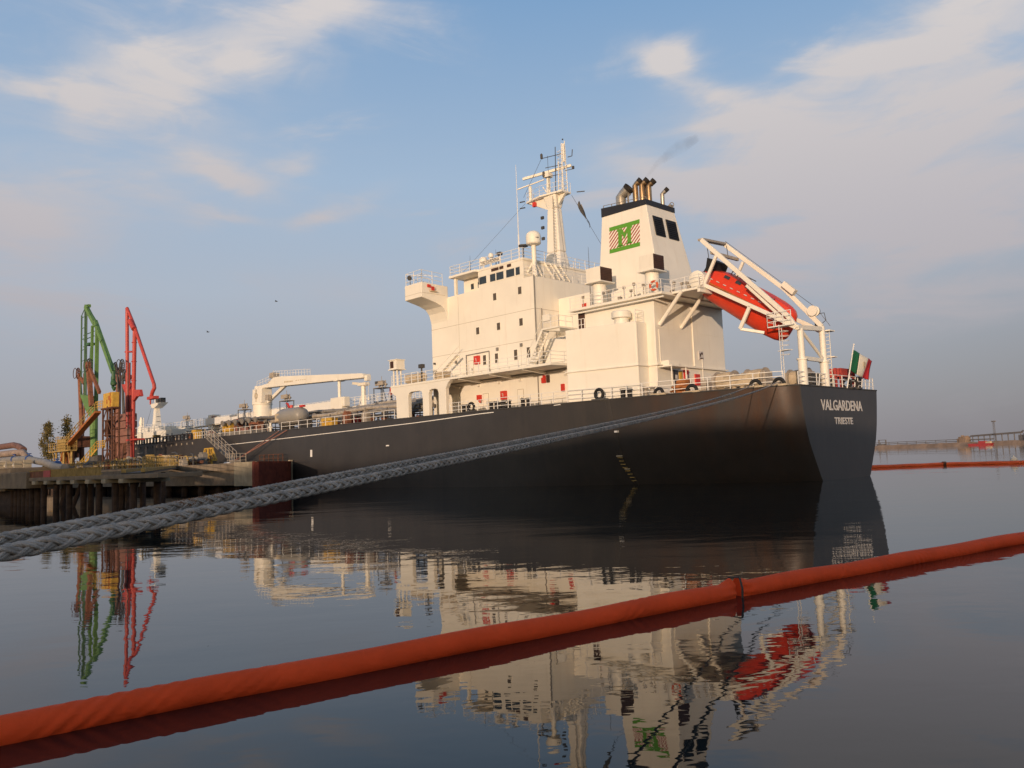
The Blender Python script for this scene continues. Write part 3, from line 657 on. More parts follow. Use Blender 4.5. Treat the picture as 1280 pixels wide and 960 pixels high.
for k in range(26):
    ms = MB()
    u = rnd.uniform(9.0,20.5); v = rnd.choice((7.6,7.9,5.2)) if u > 13 else rnd.uniform(5,7); h_ = rnd.uniform(0.3,1.3)
    if k % 3: ms.bar((u,v,15.95),(u,v,15.95+h_),0.04,5); ms.box(u-0.1,u+0.1,v-0.1,v+0.1,15.9+h_,16.15+h_)
    else: ms.box(u-0.15,u+0.15,v-0.15,v+0.15,15.95,15.95+h_*0.6)
    ms.build('deck_fitting', 'winch_grey', fd)
for k in range(22):
    v = rnd.uniform(3.0,6.9); z = rnd.uniform(11.3,13.8); ms = MB(); ms.box(25.7,25.8,v-0.1,v+0.1,z,z+rnd.uniform(0.1,0.4)); ms.build('wall_fitting', 'winch_grey', acc)
ms = MB(); ms.bar((25.65,3.4,11),(25.65,3.4,15),0.06,5); ms.bar((25.65,3.2,13),(25.65,6.8,13.0),0.04,5)
ms.build('wall_pipe', 'winch_grey', acc)
# signs and boxes on the after wall of the casing
for nm, m, v0, v1, z0, z1 in (('wall_sign','letter_dark',5.15,5.75,8.5,9.6),('wall_sign','yellow_paint',4.5,4.85,8.8,9.55),('fire_extinguisher_box','red_box',3.5,4.15,8.6,9.7),('fire_hose_box','red_box',1.75,2.45,8.4,9.4)):
    b = MB(); b.box(11.86,11.99,v0,v1,z0,z1); b = b.build(nm, m, cs)
    if nm != 'fire_hose_box' and m != 'yellow_paint': k = MB(); k.box(11.85,11.862,v0+0.12,v1-0.12,(z0+z1)/2-0.2,(z0+z1)/2+0.15); k.build('notice', 'letter_white', b)
b = MB(); b.box(11.9,11.99,0.95,1.65,10.75,11.5); b = b.build('company_sign', 'letter_white', cs)
k = MB(); k.box(11.89,11.902,1.05,1.3,11.2,11.4); k.box(11.89,11.902,1.35,1.55,11.0,11.3); k.box(11.89,11.902,1.0,1.5,10.8,10.92); k.build('sign_pattern', 'louvre', b)
k = MB(); k.bar((11.8,1.35,7.3),(11.8,1.35,10.8),0.05,5); k.build('sign_post', 'cream_clean', b)
b = MB(); b.box(10.6,12.0,5.6,7.9,9.7,9.82); b.box(11.2,12.0,5.9,7.4,9.82,10.3); b.bar((10.7,7.8,7.2),(10.7,7.8,9.7),0.06,6); b.bar((10.7,5.7,7.2),(10.7,5.7,9.7),0.06,6); b.build('door_canopy', 'cream_clean', cs, bevel=0.02)
# ---------------------------------------------------------------- funnel
def fv(z): return 4.62-(z-15.95)*0.056          # port face
def fu(z): return 13.45+(z-15.95)*0.166         # after face
fn = MB()
def fring(z, zt=None): return [(fu(z),-1.85+(z-15.95)*0.155,z),(fu(z),fv(z),z),(20.85-(z-15.95)*0.07,fv(z),z),(20.85-(z-15.95)*0.07,-1.85+(z-15.95)*0.155,z)]
a, b = fring(15.95), fring(25.25)
fn.add(a+b,[(0,3,2,1),(4,5,6,7),(0,1,5,4),(1,2,6,5),(2,3,7,6),(3,0,4,7)]); fn = fn.build('funnel', 'cream_paint', ship, bevel=0.06)
fc = MB(); a = [(x+(0.03 if i>1 else -0.03), y+(0.03 if i in (1,2) else -0.03), z) for i,(x,y,z) in enumerate(fring(25.25))]
b = [(x,y,25.75 if i<2 else 26.12) for i,(x,y,z) in enumerate(a)]
fc.add(a+b,[(0,3,2,1),(4,5,6,7),(0,1,5,4),(1,2,6,5),(2,3,7,6),(3,0,4,7)]); fc.build('funnel_top', 'black_paint', fn)
for v0, v1 in ((2.05,3.45),(-0.1,1.4)):
    l = MB()
    def fp(v, z, o=0.02): return (fu(z)-o, v, z)
    l.add([fp(v0,22.45),fp(v1,22.45),fp(v1,24.2),fp(v0,24.2)],[(0,1,2,3)])
    for k in range(8):
        z = 22.55+k*0.2; l.quad(fp(v0+0.05,z,0.10),fp(v1-0.05,z,0.10),fp(v1-0.05,z+0.13,0.03),fp(v0+0.05,z+0.13,0.03))
    for v in (v0,v1): l.beam(fp(v,22.4),fp(v,24.25),0.06,0.16)
    l.beam(fp(v0,22.42),fp(v1,22.42),0.06,0.12); l.beam(fp(v0,24.22),fp(v1,24.22),0.06,0.12)
    l.build('funnel_louvre', 'louvre_black', fn)
U0, U1, Z0, Z1 = 15.75, 19.3, 21.48, 24.02
def ep(u, z, o): return (u, fv(z)+o, z)
def poly3(s, pts, o): s.add([ep(u,z,o) for u,z in pts],[tuple(range(len(pts)))])
em = MB(); bh_ = 0.38
poly3(em,[(U0,Z0),(U1,Z0),(U1,Z0+bh_),(U0,Z0+bh_)],0.02); poly3(em,[(U0,Z1-bh_),(U1,Z1-bh_),(U1,Z1),(U0,Z1)],0.02)
# letter M: image left is forward (larger u)
def mu(x): return U1-x*(U1-U0)
def mz(y): return Z0+bh_+y*(Z1-Z0-2*bh_)
for P in ([(.30,.02),(.42,.02),(.42,.98),(.30,.98)],[(.60,.06),(.72,.06),(.72,1.0),(.60,1.0)],[(.42,.98),(.42,.68),(.51,.38),(.51,.70)],[(.51,.70),(.51,.38),(.60,.70),(.60,1.0)],[(.26,.86),(.30,.86),(.30,.98),(.26,.98)],[(.26,.02),(.46,.02),(.46,.10),(.26,.10)],[(.56,.06),(.76,.06),(.76,.14),(.56,.14)],[(.72,.88),(.76,.88),(.76,1.0),(.72,1.0)]):
    poly3(em,[(mu(x),mz(y)) for x,y in P],0.034)
em = em.build('company_emblem', 'green_logo', fn)
es = MB(); H_ = Z1-Z0-2*bh_; n_ = 9
for k in range(-5, n_+1):
    # diagonal stripe rising to the right (aft): clip a parallelogram to the panel
    x0 = k/n_; wd = 0.045; lean = 0.50
    P = []
    for (xa, ya) in ((x0,0),(x0+wd,0),(x0+wd+lean,1),(x0+lean,1)): P.append((xa,ya))
    def clip(P, f):
        out = []
        for i in range(len(P)):
            p, q = P[i], P[(i+1)%len(P)]; a, b = f(p), f(q)
            if a >= 0: out.append(p)
            if a*b < 0: t_ = a/(a-b); out.append((p[0]+(q[0]-p[0])*t_, p[1]+(q[1]-p[1])*t_))
        return out
    P = clip(P, lambda p: p[0]); P = clip(P, lambda p: 1-p[0]) if P else P
    if len(P) > 2: poly3(es,[(mu(x),mz(y)) for x,y in P],0.02)
es.build('red_stripes', 'red_logo', em)
def exhaust(u, v, r, z1, lean, m='exhaust'):
    p = MB(); zb = 25.6; n_ = 8
    pts = [(u,v,zb),(u,v,z1-lean*0.9)] + [(u-lean*math.sin(R(a))*1.1,v-0.1*math.sin(R(a)),z1-lean*0.9+lean*0.9*math.sin(R(a))*0.9) for a in (20,40,60)]
    po = p.tube(pts,r,14).build('exhaust_pipe', m, fn, smooth=50)
    e = Vector(pts[-1]); d_ = (Vector(pts[-1])-Vector(pts[-2])).normalized()
    q = MB(); q.lathe(e-d_*0.12,d_,[(r*1.06,0),(r*1.12,0.32),(r*0.8,0.30),(r*0.7,0.1)],14); q.build('sooty_mouth', 'soot', po, smooth=50)
exhaust(18.95,2.6,0.50,28.0,0.9,'steel_pipe'); exhaust(17.5,2.2,0.27,28.5,0.5); exhaust(16.95,1.9,0.27,28.45,0.5); exhaust(16.45,1.5,0.27,28.3,0.5); exhaust(17.2,1.2,0.22,28.3,0.4); exhaust(15.3,1.0,0.20,27.3,0.45,'steel_pipe')
tp = MB(); tp.bar((18.1,2.6,25.8),(18.1,2.6,27.0),0.10,6); tp.tube([(18.1,2.6,27.0),(18.0,2.6,27.2),(17.8,2.6,27.2)],0.10,6); tp.box(14.9,15.2,-0.1,0.3,25.7,25.95); tp.torus((15.0,0.0,25.95),(0,1,0),0.25,0.04,12); tp.rail([(20.1,3.9,26.1),(15.1,3.9,25.75)],0.3,1.0,1,0.03); tp.build('funnel_fittings', 'grey_pipe', fn)
aerial(20.9,5.5,15.95,22.3,0.035,'dark_steel'); aerial(21.3,5.0,15.95,21.0,0.03,'white_rail')
# ---------------------------------------------------------------- lifeboat davit
NV, FV = 6.0, 1.8
dv = MB()
for v, pts in ((NV,[(8.25,20.15),(1.05,12.6),(0.45,11.6)]),(FV,[(8.6,20.5),(3.3,15.6),(0.4,12.1)])):
    for (u0,z0),(u1,z1) in zip(pts,pts[1:]): dv.beam((u0,v,z0),(u1,v,z1),0.26,0.36)
for v in (NV, FV):
    dv.beam((8.3,v,16.35),(2.0,v,12.65),0.22,0.32); dv.beam((2.0,v,12.65),(0.5,v,11.7),0.28,0.36); dv.beam((6.9,v,18.6),(8.2,v,16.4),0.22,0.24); dv.beam((4.4,v,15.6),(1.5,v,12.5),0.16,0.22) if v == NV else None
    dv.beam((4.2,v,13.9),(5.2,v,12.2),0.22,0.28); dv.beam((5.2,v,12.2),(3.6,v-(0.9 if v==NV else -0.9),11.75),0.2,0.24)
dv = dv.build('lifeboat_davit', 'cream_paint', ship, bevel=0.03)
cb = MB(); cb.beam((8.35,NV,20.2),(8.6,FV,20.5),0.5,0.18); cb.beam((7.4,NV,18.9),(7.4,FV,18.9),0.2,0.25); cb.build('davit_crossbeam', 'winch_grey', dv)
for v, zt in ((5.5,11.6),(1.8,12.1)):
    p = MB(); p.bar((0.42,v,9.2),(0.42,v,zt),0.24,10); po = p.build('davit_post', 'cream_paint', dv, smooth=40)
    q = MB(); q.bar((0.42,v,7.2),(0.42,v,9.3),0.34,12); q.lathe((0.42,v,9.2),(0,0,1),[(0.42,0),(0.42,0.12)],12); q.build('post_socket', 'cream_clean', po, smooth=40)
cb = MB(); cb.beam((0.42,5.5,9.35),(0.42,1.8,9.35),0.22,0.3); cb.bar((0.42,5.2,11.4),(0.42,2.0,9.5),0.13,8); cb.beam((0.42,6.0,11.65),(0.42,1.6,11.9),0.3,0.34); cb.build('davit_crossbeam', 'cream_paint', dv)
wd = MB(); wd.lathe((0.95,2.15,13.4),(0,-1,0),[(0.42,0),(0.42,0.08),(0.3,0.1),(0.3,0.4),(0.42,0.42),(0.42,0.5)],18); wd.build('wire_drum', 'cream_clean', dv, smooth=40)
wd = MB(); wd.lathe((0.95,1.62,13.4),(0,-1,0),[(0.36,0),(0.36,0.2)],18); wd.box(0.8,1.05,1.2,1.6,12.2,12.6); wd.build('drum_brake', 'black_rubber', dv)
wb = MB(); wb.beam((3.2,2.1,16.0),(2.3,2.1,15.1),0.5,0.45); wb.build('hydraulic_box', 'cream_clean', dv)
wr = MB(); wr.bar((8.5,1.8,20.75),(0.9,1.9,13.8),0.022,4); wr.bar((0.9,1.7,13.8),(-0.1,1.4,12.1),0.025,4); wr.bar((8.0,5.6,19.6),(7.9,5.6,18.6),0.03,4); wr.bar((7.7,3.0,20.0),(7.6,3.0,18.8),0.03,4); wr.tube([(0.9,1.5,13.2),(0.3,1.4,13.2),(0.2,1.4,12.6),(0.6,1.5,12.3)],0.03,4); wr.build('fall_wire', 'dark_steel', dv)
bk = MB(); bk.rail([(2.6,6.4,11.95),(0.6,6.5,11.95)],1.05,0.7,3,0.03); bk.rail([(2.6,5.4,11.95),(2.6,6.4,11.95)],1.05,0.7,3,0.03); bk.beam((2.6,6.0,11.9),(0.5,6.0,11.9),0.9,0.08)
for k in range(9): bk.torus((1.4,6.15,8.6+k*0.36),(0,0,1),0.33,0.018,10,4) if k > 2 else None
for v in (5.95,6.35): bk.bar((1.7,v,7.2),(1.7,v,12),0.03,4)
for k in range(16): bk.bar((1.7,5.95,7.4+k*0.29),(1.7,6.35,7.4+k*0.29),0.02,4,cap=False)
bk.beam((1.9,6.0,10.0),(0.9,6.3,10.0),0.5,0.05); bk.build('davit_access_ladder', 'white_rail', dv)
bk = MB()
for k in range(14): bk.box(0.0,0.3,1.3+0.02*k,1.35+0.02*k,7.6+k*0.3,7.64+k*0.3)
bk.bar((0.05,1.3,7.2),(0.05,1.3,11.8),0.03,4); bk.box(-0.1,0.5,0.6,1.5,11.7,11.8); bk.box(-0.2,0.4,0.7,1.3,9.6,9.68); bk.build('post_steps', 'cream_clean', dv)
# ---------------------------------------------------------------- railings of the weather decks
def edge_rail(us, off, h=1.1, step=1.5, rails=3):
    m = MB(); m.rail([(u, halfb(u)-off, decz(u)) for u in us],h,step,rails,0.032); m.build('railing', 'white_rail', ship)
edge_rail([1.0,3.1,6.5,10.5],0.25); edge_rail([10.5,16.4,21,28,35],0.25); edge_rail([44.2,52,60,68.5],0.25,1.05,1.9,2); edge_rail([72,80,86],0.25,1.05,1.5,2); edge_rail([88,95],0.25,1.05,0.8,2)
m = MB(); m.rail([(0.2,-6.8,7.2),(0.2,6.8,7.2)],1.05,1.5,3,0.032); 
for v in (-5.9,-4.4,-3.0,3.5): m.bar((0.2,v,7.2),(0.2,v-0.35,8.2),0.05,4)
m.build('stern_railing', 'white_rail', ship)
m = MB(); m.rail([(44.6,11.3,10.95),(40,11.3,10.95)],1.1,1.3,3,0.035); m.build('railing', 'white_rail', ad)
m = MB(); m.rail([(40,11.35,10.95),(21.0,11.35,10.95),(20.5,8.2,10.95)],1.05,1.4,3,0.03); m.build('railing', 'white_rail', ad)
m = MB(); m.rail([(20.95,10.1,14.35),(22.9,10.1,14.35)],1.0,0.9,2,0.03); m.rail([(20.95,10.1,14.35),(20.95,8.2,14.35)],1.0,0.9,2,0.03); m.build('landing_rail', 'white_rail', acc)
# outside stair behind the block
st = MB(); st.box(20.95,23.0,7.6,10.2,14.2,14.35)
for k in range(11): st.box(25.05-k*0.2,25.3-k*0.2,9.25,10.05,11.15+k*0.3,11.2+k*0.3)
st.beam((25.2,9.22,11.0),(23.0,9.22,14.3),0.05,0.22); st.beam((25.2,10.08,11.0),(23.0,10.08,14.3),0.05,0.22); st.prism([(23.0,14.2),(21.0,14.2),(21.0,13.9)],'y',9.9,10.0)
st.build('outside_stair', 'cream_clean', acc)
st = MB(); st.bar((25.2,10.1,12.0),(23.0,10.1,15.2),0.03,4); st.bar((25.2,10.1,11.0),(25.2,10.1,12.0),0.03,4); st.box(22.0,22.9,9.9,10.15,15.0,15.6); st.build('stair_handrail', 'cream_clean', acc)
# air vents, post lights and a raft on the overhanging deck
def ventbox(parent, u, v, zb, z0, w=0.62):
    p = MB()
    for du in (-0.3,0.3):
        for dvv in (-0.25,0.25): p.bar((u+du,v+dvv,zb),(u+du,v+dvv,z0),0.09,6)
    po = p.build('vent_leg', 'cream_clean', parent)
    h_ = MB(); h_.box(u-0.62,u+0.62,v-0.55,v+0.55,z0,z0+0.95); h_.box(u-0.75,u+0.75,v-0.62,v+0.68,z0-0.1,z0); h_.box(u-0.7,u+0.8,v-0.6,v+0.66,z0+0.95,z0+1.03); h_.build('vent_hood', 'cream_clean', po)
    l = MB(); l.box(u-0.1,u+0.50,v+0.545,v+0.57,z0+0.1,z0+0.85); l.build('vent_louvre', 'louvre', po)
ventbox(ad, 44.0, 11.0, 10.95, 12.75)
m = MB(); m.bar((39.5,11.2,10.95),(39.5,11.2,12.5),0.09,6); m.box(39.2,39.8,11.0,11.4,12.4,12.8); m.build('flood_light', 'dark_steel', ad)
m = MB(); m.lathe((42.6,9.6,11.7),(1,0,0),[(0.1,-1.6),(0.5,-1.4),(0.5,1.4),(0.1,1.6)],12); m.build('life_raft', 'tan_canvas', ad)
m = MB(); m.box(36.2,37.8,10.1,10.9,10.95,11.5); m.prism([(37.8,11.45),(35.9,11.45),(36.2,11.75),(37.4,11.8)],'y',10.0,11.0); m.build('deck_locker', 'tan_canvas', ad)
m = MB()
for k in range(9): m.beam((39.9-k*0.45,9.3,11.1+k*0.27),(39.5-k*0.45,9.3,11.3+k*0.27),0.4,0.05)
m.beam((40.1,9.1,11.0),(35.9,9.1,13.4),0.06,0.2); m.beam((40.1,9.1,12.0),(35.9,9.1,14.4),0.04,0.05); m.build('inclined_ladder', 'cream_clean', ad)
# ---------------------------------------------------------------- mooring gear on the poop
def fairlead(u, v, r, arch=False):
    z = decz(u); m = MB(); ring = [(0.0,0.0)]
    n_ = 16; pts = []
    a0, a1 = (0, 180) if arch else (0, 360)
    for i in range(n_+1):
        a = R(a0+(a1-a0)*i/n_); pts.append((u+r*math.cos(a), v, z+(0.12 if arch else r+0.1)+r*math.sin(a)))
    m.tube(pts, r*0.32, 8); mo = m.build('fairlead', 'black_rubber', ship, smooth=50)
    b = MB(); b.box(u-r*1.7,u+r*1.7,v-0.35,v+0.2,z,z+0.14); b.build('fairlead_base', 'tan_canvas' if arch else 'dark_steel', mo)
fairlead(16.05,10.85,0.42); fairlead(31.8,11.3,0.40); fairlead(10.4,10.2,0.40,True); fairlead(7.75,9.5,0.45,True); fairlead(2.9,8.3,0.42,True); fairlead(1.25,7.8,0.42,True)
fairlead(0.35,-2.0,0.34); fairlead(0.35,-3.2,0.34)
def bollard(u, v, m_='black_rubber'):
    z = decz(u); b = MB()
    for du in (-0.35,0.35): b.lathe((u+du,v,z),(0,0,1),[(0.2,0),(0.2,0.7),(0.27,0.75),(0.27,0.85)],10)
    b.box(u-0.75,u+0.75,v-0.25,v+0.25,z,z+0.1); b.build('mooring_bollard', m_, ship, smooth=40)
for u in (13.8,24.8,29.0,27.3,33.0): bollard(u, halfb(u)-0.7)
bollard(12.0,9.3,'winch_grey'); bollard(4.6,7.9,'tan_canvas')
def heap(u, v, m_, s_=1.0):
    b = MB()
    for k in range(6): b.torus((u+rnd.uniform(-.3,.3)*s_,v+rnd.uniform(-.2,.2),decz(u)+0.15+k*0.1),(rnd.uniform(-.2,.2),rnd.uniform(-.2,.2),1),0.5*s_,0.09,14,5)
    b.build('rope_coil', m_, ship, smooth=60)
heap(28.0,10.6,'dark_steel',0.9); heap(9.3,8.7,'orange_brown'); heap(5.3,7.0,'tan_canvas')
def winch(u, v, ml='winch_grey', cloth='tan_canvas'):
    z = decz(u); b = MB(); b.box(u-1.6,u+1.6,v-0.6,v+0.6,z,z+0.18); b.box(u-1.5,u-1.25,v-0.6,v+0.6,z,z+1.5); b.box(u+0.35,u+0.6,v-0.6,v+0.6,z,z+1.5); b.box(u+1.2,u+1.7,v-0.5,v+0.5,z,z+1.2)
    bo = b.build('mooring_winch', ml, ship, bevel=0.04)
    d_ = MB(); d_.lathe((u-1.3,v,z+0.95),(1,0,0),[(0.85,0),(0.85,0.1),(0.5,0.12),(0.5,1.5),(0.85,1.55),(0.85,1.65)],18); d_.build('drum', ml, bo, smooth=40)
    c = MB(); c.lathe((u-1.05,v,z+0.95),(1,0,0),[(0.74,0),(0.78,0.4),(0.72,1.2)],16); c.build('wound_rope', cloth, bo, smooth=40)
winch(7.4,5.6); winch(4.9,5.2); winch(3.3,1.2,'winch_grey','tan_canvas')
b = MB(); b.lathe((8.9,8.0,7.95),(1,0,0),[(0.1,0),(0.55,0.1),(0.55,1.0),(0.1,1.1)],14); b.box(8.7,10.2,7.6,8.4,7.2,7.5); b.build('orange_winch', 'orange_brown', ship, smooth=40)
b = MB(); b.box(3.3,5.6,8.25,8.3,7.45,8.35); b.build('rail_dodger', 'tan_canvas', ship)
b = MB(); b.box(0.6,2.0,-4.2,-1.5,8.25,8.95); 
for v in (-4.1,-1.6,-0.6):
    b.box(0.55,0.75,v-0.1,v+0.1,7.2,8.9)
b.build('emergency_gear_locker', 'red_paint', ship)
b = MB(); b.bar((0.4,0.6,7.2),(0.4,0.6,7.9),0.22,10); b.box(0.6,1.6,2.2,3.6,7.2,8.3); b.box(0.6,1.2,-5.6,-5.0,7.2,8.4); b.build('stern_fittings', 'dark_steel', ship)
# flagstaff
b = MB(); b.bar((-0.05,-1.0,7.2),(-0.45,-1.95,10.75),0.05,6); b.ball((-0.46,-1.97,10.8),0.07); b.build('flagstaff', 'white_rail', ship)
# ---------------------------------------------------------------- cargo deck
for k, (v, z, r, m_) in enumerate(((9.2,8.2,0.16,'dark_steel'),(8.5,8.65,0.22,'grey_pipe'),(7.4,9.15,0.26,'winch_grey'),(6.1,9.0,0.20,'dark_steel'),(5.2,9.75,0.24,'grey_pipe'),(4.0,9.5,0.16,'rust_dark'),(3.2,10.05,0.22,'winch_grey'),(2.2,10.15,0.14,'grey_pipe'))):
    p = MB(); u0, u1 = 42.0-(k%3), (58+rnd.uniform(0,14), 64, 92)[min(k,2)]
    pts = [(u0,v,z)]
    for q in range(1, 7):
        uu = u0+(u1-u0)*q/7; pts.append((uu,v+(0.25 if (q+k)%3 == 0 else 0),z+(0.22 if (q+k)%4 == 0 else -0.06)))
    pts += [(u1-1,v,z),(u1,v-0.5,z-0.5),(u1,v-0.6,7.4)]
    p.tube(pts,r,9)
    for j in range(int((u1-u0)/6)): p.lathe((u0+3+j*6,v,z),(1,0,0),[(r*1.5,0),(r*1.5,0.2)],10)
    p.build('cargo_pipe', m_, ship, smooth=50)
sp = MB()
for u in range(43, 110, 6):
    for v in (2.4,4.9,7.0,8.8): sp.bar((u,v,7.3),(u,v,9.0),0.07,5)
    sp.box(u-0.08,u+0.08,2.2,9.2,8.25,8.4); sp.box(u-0.08,u+0.08,2.2,6.4,9.2,9.32)
sp.build('pipe_support', 'dark_steel', ship)
cw = MB(); cw.box(41.7,124,-0.9,0.9,10.45,10.6)
for u in range(44,124,8):
    for v in (-0.7,0.7): cw.bar((u,v,7.3),(u,v,10.45),0.09,5)
cw = cw.build('catwalk', 'cream_clean', ship)
m = MB(); m.rail([(41.7,0.85,10.6),(124,0.85,10.6)],1.25,1.35,3,0.035); m.rail([(41.7,-0.85,10.6),(124,-0.85,10.6)],1.25,1.35,3,0.035); m.build('railing', 'white_rail', cw)
m = MB(); m.box(72.5,113.5,1.0,1.06,10.6,11.7); m.build('spray_screen', 'white_rail', cw)
# valves, small machinery, posts
cols = ['rust_brown','winch_grey','dark_steel','rust_brown','cream_clean','grey_pipe','red_box']
for k in range(60):
    u = rnd.uniform(47,112); v = rnd.uniform(3.0,10.3); z = decz(u); m = MB(); h_ = rnd.uniform(0.5,1.5)
    if k % 3 == 0: m.lathe((u,v,z),(0,0,1),[(0.2,0),(0.2,h_*0.5),(0.4,h_*0.5),(0.4,h_*0.62),(0.16,h_*0.7),(0.16,h_)],10); m.torus((u,v,z+h_+0.05),(0,0,1),0.25,0.03,12,4); nm = 'deck_valve'
    elif k % 3 == 1: m.box(u-0.5,u+0.5,v-0.3,v+0.3,z+0.1,z+h_); m.box(u-0.3,u+0.2,v-0.35,v+0.35,z+h_,z+h_+0.25); m.bar((u+0.4,v,z),(u+0.4,v,z+h_+0.5),0.05,5); nm = 'deck_machinery'
    else: m.tube([(u,v,z),(u,v,z+h_),(u+0.1,v+0.2,z+h_+0.25),(u+0.3,v+0.4,z+h_+0.2)],0.12,7); m.lathe((u,v,z+0.2),(0,0,1),[(0.22,0),(0.22,0.12)],9); nm = 'vent_pipe'
    m.build(nm, cols[k % 7], ship, smooth=40)
# manifold
mf = MB()
for k in range(6):
    u = 78+k*2.0; mf.tube([(u,3,9.6),(u,9.2,9.6),(u,9.9,9.4)],0.24,9); mf.lathe((u,9.9,9.4),(0,1,-0.3),[(0.42,0),(0.42,0.2)],12); mf.bar((u,8.4,7.3),(u,8.4,9.4),0.08,5)
mf.box(77,91,9.0,11,7.35,7.9); mf.build('manifold', 'grey_pipe', ship, smooth=40)
for u0,u1,z0,z1,v,m_ in ((77.6,80.3,7.35,9.1,9.4,'rust_brown'),(80.6,84.3,7.35,8.4,9.4,'rust_pink'),(84.6,86.2,7.35,9.9,8.8,'rust_brown'),(56.7,59.0,7.35,8.3,10.9,'yellow_paint'),(87.3,89.6,8.2,9.4,8.9,'yellow_paint'),(94.0,95.6,7.4,8.8,10.9,'yellow_paint'),(113.0,114.2,8.4,8.9,9.5,'yellow_worn')):
    m = MB(); m.box(u0,u0+0.3,v-0.4,v+0.4,z0,z1); m.box(u1-0.3,u1,v-0.4,v+0.4,z0,z1); m.box(u0,u1,v-0.45,v+0.45,z1-0.35,z1); m.box(u0+0.2,u1-0.2,v-0.35,v+0.3,z0,z0+0.5); m.box((u0+u1)/2-0.2,(u0+u1)/2+0.3,v-0.3,v+0.42,z0,z1-0.3)
    m.build('deck_frame', m_, ship, bevel=0.03)
# horizontal grey tank
tk = MB(); tk.lathe((66.3,9.3,9.25),(1,0,0),[(0.05,0),(0.6,0.12),(0.98,0.45),(1.12,1.0),(1.15,3),(1.12,5.1),(0.98,5.7),(0.6,6.05),(0.05,6.2)],28)
tk = tk.build('deck_tank', 'tank_grey', ship, smooth=50)
m = MB()
for u in (66,70.8): m.box(u-0.2,u+0.2,8.5,10.1,7.3,8.7)
m.box(65.5,71.5,8.7,9.9,7.3,7.6); m.build('tank_cradle', 'dark_steel', tk)
m = MB(); m.bar((69.5,9.3,10.3),(69.5,9.3,10.75),0.2,8); m.box(66.3,67.2,9.1,9.5,10.3,10.55); m.tube([(70,9.3,10.4),(70.6,9.2,11.0),(71.3,9.0,11.1)],0.13,7); m.build('tank_valve', 'red_box', tk)
m = MB(); m.box(71.0,71.9,9.7,10.4,8.7,9.7); m.build('tank_box', 'tan_canvas', tk)
# deck crane
cr = MB(); cr.lathe((91.1,2,7.3),(0,0,1),[(1.45,0),(1.45,5.15),(1.55,5.2),(1.55,5.35)],22); cr = cr.build('deck_crane', 'cream_paint', ship, smooth=40)
m = MB(); m.add([(89.7,1.0,12.65),(92.6,1.0,12.65),(92.6,3.0,12.65),(89.7,3.0,12.65),(89.6,1.1,15.2),(92.6,1.1,15.0),(92.6,2.9,15.0),(89.6,2.9,15.2)],[(0,3,2,1),(4,5,6,7),(0,1,5,4),(1,2,6,5),(2,3,7,6),(3,0,4,7)]); m.box(92.2,92.9,1.6,2.4,14.2,15.6); mo = m.build('crane_post', 'cream_paint', cr, bevel=0.1)
k = MB(); k.torus((91.2,3.02,13.9),(0,1,0),0.42,0.06,14,5); k.bar((91.2,3.03,12.9),(91.2,3.03,14.9),0.05,5); k.build('crane_marking', 'dark_seam', mo)
m = MB(); m.prism([(92.4,15.1),(85.5,14.85),(63.2,14.0),(62.7,14.0),(62.7,14.55),(63.3,14.65),(84.0,16.3),(86.5,16.35),(88.0,15.6),(92.4,15.35)],'y',1.35,2.65); jb = m.build('crane_jib', 'cream_paint', cr, bevel=0.06)
m = MB(); m.rail([(86.4,2.5,16.5),(76,2.5,15.75)],0.8,0.8,2,0.03); m.rail([(91.8,2.5,15.4),(88,2.5,15.8),(86.5,2.5,16.6)],0.8,0.9,2,0.03); m.build('jib_railing', 'white_rail', jb)
m = MB(); text_mesh(m,'I\u2009II\u2009I\u2009II',0.001,(82,2.66,15.4),(-1,0,0),(0,0,1)) if False else None
for q in range(6): m.box(82.8-q*0.42,83.1-q*0.42,2.65,2.67,15.22-q*0.02,15.44-q*0.02)
for q in range(5): m.box(79.4-q*0.6,79.8-q*0.6,2.65,2.67,15.2-q*0.02,15.28-q*0.02)
m.build('jib_marking', 'tan_canvas', jb)
m = MB(); m.beam((89.3,2.0,12.8),(83.9,2.0,14.95),0.42,0.5); m.build('luffing_cylinder', 'cream_paint', cr, bevel=0.05)
m = MB(); m.box(86.3,87.5,1.6,2.7,16.3,17.1); m.box(86.6,87.0,2.6,2.8,16.4,16.9); m.beam((88.5,2.0,15.7),(86.3,2.0,16.3),0.9,0.15); m.box(87.5,88.4,2.4,3.0,13.0,13.8); m.build('crane_cab', 'winch_grey', cr)
m = MB(); m.bar((62.4,2.0,14.2),(62.4,2.0,11.4),0.03,4); m.box(62.2,62.9,1.7,2.3,13.6,14.3); m.bar((62.4,2,11.4),(62.4,2,11.0),0.12,6); m.build('crane_hook', 'cream_clean', cr)
m = MB(); m.bar((69.3,2.0,11.9),(69.3,2.0,14.2),0.22,8); m.box(68.9,69.7,1.3,2.7,14.15,14.5); m.box(67.9,70.7,1.4,2.6,7.4,11.9); m.box(67.4,67.9,1.6,2.5,10.6,11.9); m.build('crane_rest', 'cream_paint', ship, bevel=0.05)
m = MB(); m.bar((65.0,1.0,10.5),(65.0,1.0,13.2),0.35,8,0.30); m.bar((66.2,1.0,10.5),(65.1,1.0,12.4),0.07,5); m.beam((67.4,1.0,13.75),(64.2,1.0,13.25),0.4,0.35); m.box(64.0,65.8,0.6,1.4,13.2,13.6); m.build('hose_davit', 'cream_paint', ship, bevel=0.05)
